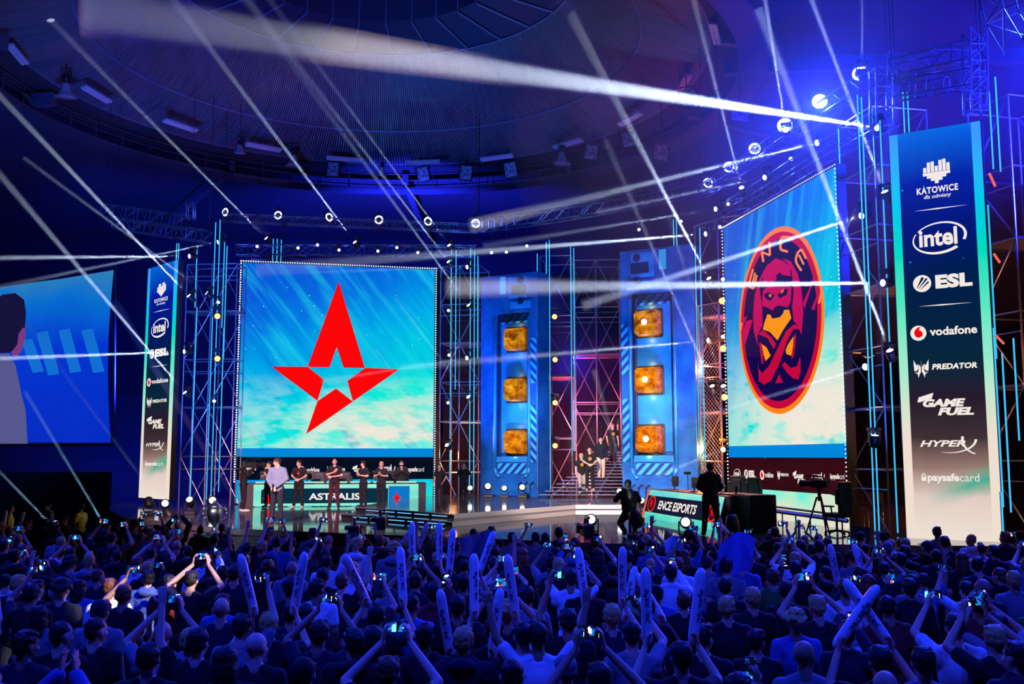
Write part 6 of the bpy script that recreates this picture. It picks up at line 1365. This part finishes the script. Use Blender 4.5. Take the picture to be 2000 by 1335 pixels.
def place_words(u, v):
    return next((b[2] for b in BANDS if v < b[1]), 'nearest rows'), next((m_[2] for m_ in MARKS if u < m_[1]), 'frame edge')
def number_off(items):
    """items: (u, key text, place text, setter); those that read alike are told apart by order from the left"""
    groups = {}
    for it in items: groups.setdefault((it[1], it[2]), []).append(it)
    for (a, b), g_ in groups.items():
        g_.sort(key=lambda i: i[0])
        for k, it in enumerate(g_): it[3]('%s, %s' % (a, b) + (', %s from left' % ORD[k] if len(g_) > 1 else ''))
# phones and sticks
m = node_mat('phone screen'); t = NT(m); v_ = t.obj(); x_, y_, z_ = t.sep(v_)
info = t.n('ShaderNodeObjectInfo'); rr = info.outputs['Random']
vv = t.comb(t.math('ADD', t.math('MULTIPLY', x_, 40), t.math('MULTIPLY', rr, 37)), 0.0, t.math('MULTIPLY', z_, 22)); nf = t.n('ShaderNodeTexVoronoi', {'distance': 'CHEBYCHEV'}, Vector=vv, Scale=1.0)
cc = t.sep(nf.outputs['Color']); c = t.ramp(cc[0], [(0, rgb(4, 6, 26)), (.4, rgb(10, 30, 110)), (.58, rgb(20, 110, 190)), (.72, rgb(120, 220, 230)), (.82, rgb(245, 245, 240)), (.95, rgb(220, 60, 60))], 'CONSTANT')
t.out(t.n('ShaderNodeEmission', None, Color=c, Strength=1.5)); m.cycles.emission_sampling = 'NONE'; M_PHS = m
ph_body = MB().bbox(-.078, .078, -.005, .005, -.039, .039, .004).mesh('phone_body', M_BLACK); ph_scr = MB().box(-.07, .07, -.0062, -.0052, -.035, .035).mesh('phone_screen', M_PHS)
stk = MB().lathe([(.012, -.08), (.035, -.06), (.047, -.02), (.05, .06), (.05, .5), (.045, .56), (.025, .6), (.008, .61)], n=14).mesh('stick_tube', mat('white inflated film', rgb(228, 228, 235), .3, 0, .04), True)
stt = text_mb('paysafe', 0, 0, .3, .07, 0, .02)
stt.v = [(-.0505 * math.sin((z - .035) * 20), -.0505 * math.cos((z - .035) * 20), .12 + x) for x, y0, z in stt.v]
stx = stt.mesh('stick_lettering', mat('dark print', rgb(30, 34, 70), .6))
PHP = {'one_phone': ((.10, .44, 1.91), 0), 'two_phone': ((0, .42, 1.93), 0), 'face_phone': ((0, .46, 1.685), 0), 'high_phone': ((.13, .25, 2.085), 0), 'tall_phone': ((.11, .46, 1.75), 90)}
cp, ph_items, st_items = [], [], []
def add_phone(M_, rz, roll, tl, u, v):
    o = thing('smartphone', '', 'phone', M_, 0, 'phones held up in the crowd'); o.rotation_euler = (R(tl), R(roll), rz); o.scale = (1.1,) * 3
    for nm, me in (('phone_body', ph_body), ('screen', ph_scr)): c = bpy.data.objects.new(nm, me); COL.objects.link(c); c.parent = o
    uu, v2 = proj(M_); b, l = place_words(uu, v2 + 60)
    ph_items.append((uu, 'lit %s phone held up' % ('upright' if roll else 'sideways'), 'over %s before %s' % (b, l), lambda s_, o=o: o.__setitem__('label', s_)))
for (x, y, sc_, pn, hk, top) in crowd:
    proto(pn); mir = -1 if rnd.random() < .5 and pn not in ('look_left', 'look_right') else 1; rz = rnd.uniform(-.22, .22) - math.atan2(x, 60)
    if pn in ('look_left', 'look_right'): rz = rnd.uniform(-.15, .15)
    o = bpy.data.objects.new('person', _bm[pn]); COL.objects.link(o); o.location = (x, y, FZ); o.rotation_euler = (0, 0, rz); o.scale = (mir * sc_, sc_, sc_); o['category'] = 'person'; o['group'] = 'crowd on the floor'
    over(o, 0, rnd.choice(SK))
    for nm, me, m_ in (('top', _sm[pn], top), ('trousers', _tm['t'], rnd.choice([BLK, DEN, NAV]))):
        c = bpy.data.objects.new(nm, me); COL.objects.link(c); c.parent = o; over(c, 0, m_)
    if hk:
        c = bpy.data.objects.new('hair' if hk not in ('cap', 'beanie') else hk, hairm(pn, hk)); COL.objects.link(c); c.parent = o; over(c, 0, rnd.choice(HAIRCOL) if hk not in ('cap', 'beanie') else rnd.choice([BLK, GRY, NAV]))
    M_ = o.matrix_basis.copy(); u, v = proj(M_ @ Vector((0, 0, 1.785))); b, l = place_words(u, v)
    cp.append((u, '%s person in %s %s' % (HN.get(hk, 'short-haired'), TN.get(id(top), 'dark top'), ACT[pn]), '%s before %s' % (b, l), lambda s_, o=o: o.__setitem__('label', s_)))
    if pn in PHP:
        pos, roll = PHP[pn]; add_phone(M_ @ Vector(pos), rz, roll + rnd.uniform(-6, 6), rnd.uniform(-14, -4), u, v)
    if pn.startswith('sticks'):
        for s in (1, -1):
            w_ = M_ @ (POSES[pn]['wR' if s > 0 else 'wL'] + Vector((-.02 * s, .03, .07)) if False else Vector(POSES[pn]['wR' if s > 0 else 'wL']) + Vector((-.03 * s, .04, .075)))
            so = thing('inflatable_stick', '', 'stick', w_, 0, 'white clapper sticks in the crowd'); tl = rnd.uniform(-.75, .75) if rnd.random() < .55 else rnd.uniform(-.2, .2)
            so.rotation_euler = (rnd.uniform(-.25, .1), tl, rnd.uniform(-.6, .6)); so.scale = (.92,) * 3
            c = bpy.data.objects.new('tube', stk); COL.objects.link(c); c.parent = so; c = bpy.data.objects.new('lettering', stx); COL.objects.link(c); c.parent = so
            uu, v2 = proj(w_); b2, l2 = place_words(uu, v2 + 50)
            st_items.append((uu, 'white inflated clapper stick leaning %s' % ('left' if tl < -.12 else 'right' if tl > .12 else 'little'), 'over %s before %s' % (b2, l2), lambda s_, o=so: o.__setitem__('label', s_)))
number_off(cp); number_off(ph_items); number_off(st_items)
# banners and boards held up in the crowd
def cloth(name, label, cat, pts, m_, th=.012, group=None):
    n_ = len(pts); mm = len(pts[0]); vs = [p for r_ in pts for p in r_]; O = sum(vs, Vector()) / len(vs); mb = MB()
    mb.add([p - O for p in vs] + [p - O + Vector((0, th, 0)) for p in vs], [(i * mm + j, i * mm + j + 1, (i + 1) * mm + j + 1, (i + 1) * mm + j) for i in range(n_ - 1) for j in range(mm - 1)] + [tuple(q + n_ * mm for q in (i * mm + j, (i + 1) * mm + j, (i + 1) * mm + j + 1, i * mm + j + 1)) for i in range(n_ - 1) for j in range(mm - 1)])
    o = mb.build(name, m_, None, True); o.location = O; return tag(o, label, cat)
rows = []
for i in range(9):
    f = i / 8; rows.append([P(896 + 62 * f, 1052 - 20 * f + (46 + 8 * math.sin(f * 7)) * g, 19.6 + .25 * math.sin(f * 9 + g * 2)) for g in (0, .33, .66, 1)])
cloth('flag', 'pale grey flag stretched between two people before the left blue column', 'flag', rows, mat('pale flag cloth', rgb(150, 160, 185), .8))
rows = []
for i in range(9):
    f = i / 8; rows.append([P(1404 + 72 * f - 8 * g, 1068 - 30 * math.sin(f * 2.6) + (60 + 22 * math.sin(f * 3.1)) * g, 14.5 + .35 * math.sin(f * 3.1)) for g in (0, .33, .66, 1)])
cloth('placard', 'large bowed blue sheet held up before the slanted desk', 'placard', rows, mat('bluish sheet', rgb(120, 130, 210), .6))
rows = []
for i in range(7):
    f = i / 6; rows.append([P(1300 + 36 * f, 1055 - 10 * math.sin(f * 3.1) + (24 + 6 * f) * g, 17.5 + .3 * math.sin(f * 3.1)) for g in (0, .5, 1)])
cloth('paper_sheet', 'pale creased paper sheet held above heads left of the blue sheet', 'paper', rows, mat('pale sheet', rgb(190, 195, 215), .7))
rows = [[P(1662 + 38 * f, 1026 + 4 * f + 32 * g, 22.6) for g in (0, 1)] for f in (0, .5, 1)]
cloth('grey_board', 'blank grey board standing at the stage edge left of the nearest banner', 'board', rows, mat('grey board', rgb(70, 74, 100), .7), .03)
for (u, v, Y, lab) in [(692, 1038, 20.2, 'left one before the star screen'), (744, 1022, 20.2, 'taller one before the star screen'), (1146, 1036, 20.4, 'before the staircase')]:
    p = P(u, v, Y); video_camera(p, .1, 'broadcast camera rising from the crowd, ' + lab, 1.5)
for s_ in list(bpy.data.scenes):
    if s_.name == 'workbench': bpy.data.scenes.remove(s_)
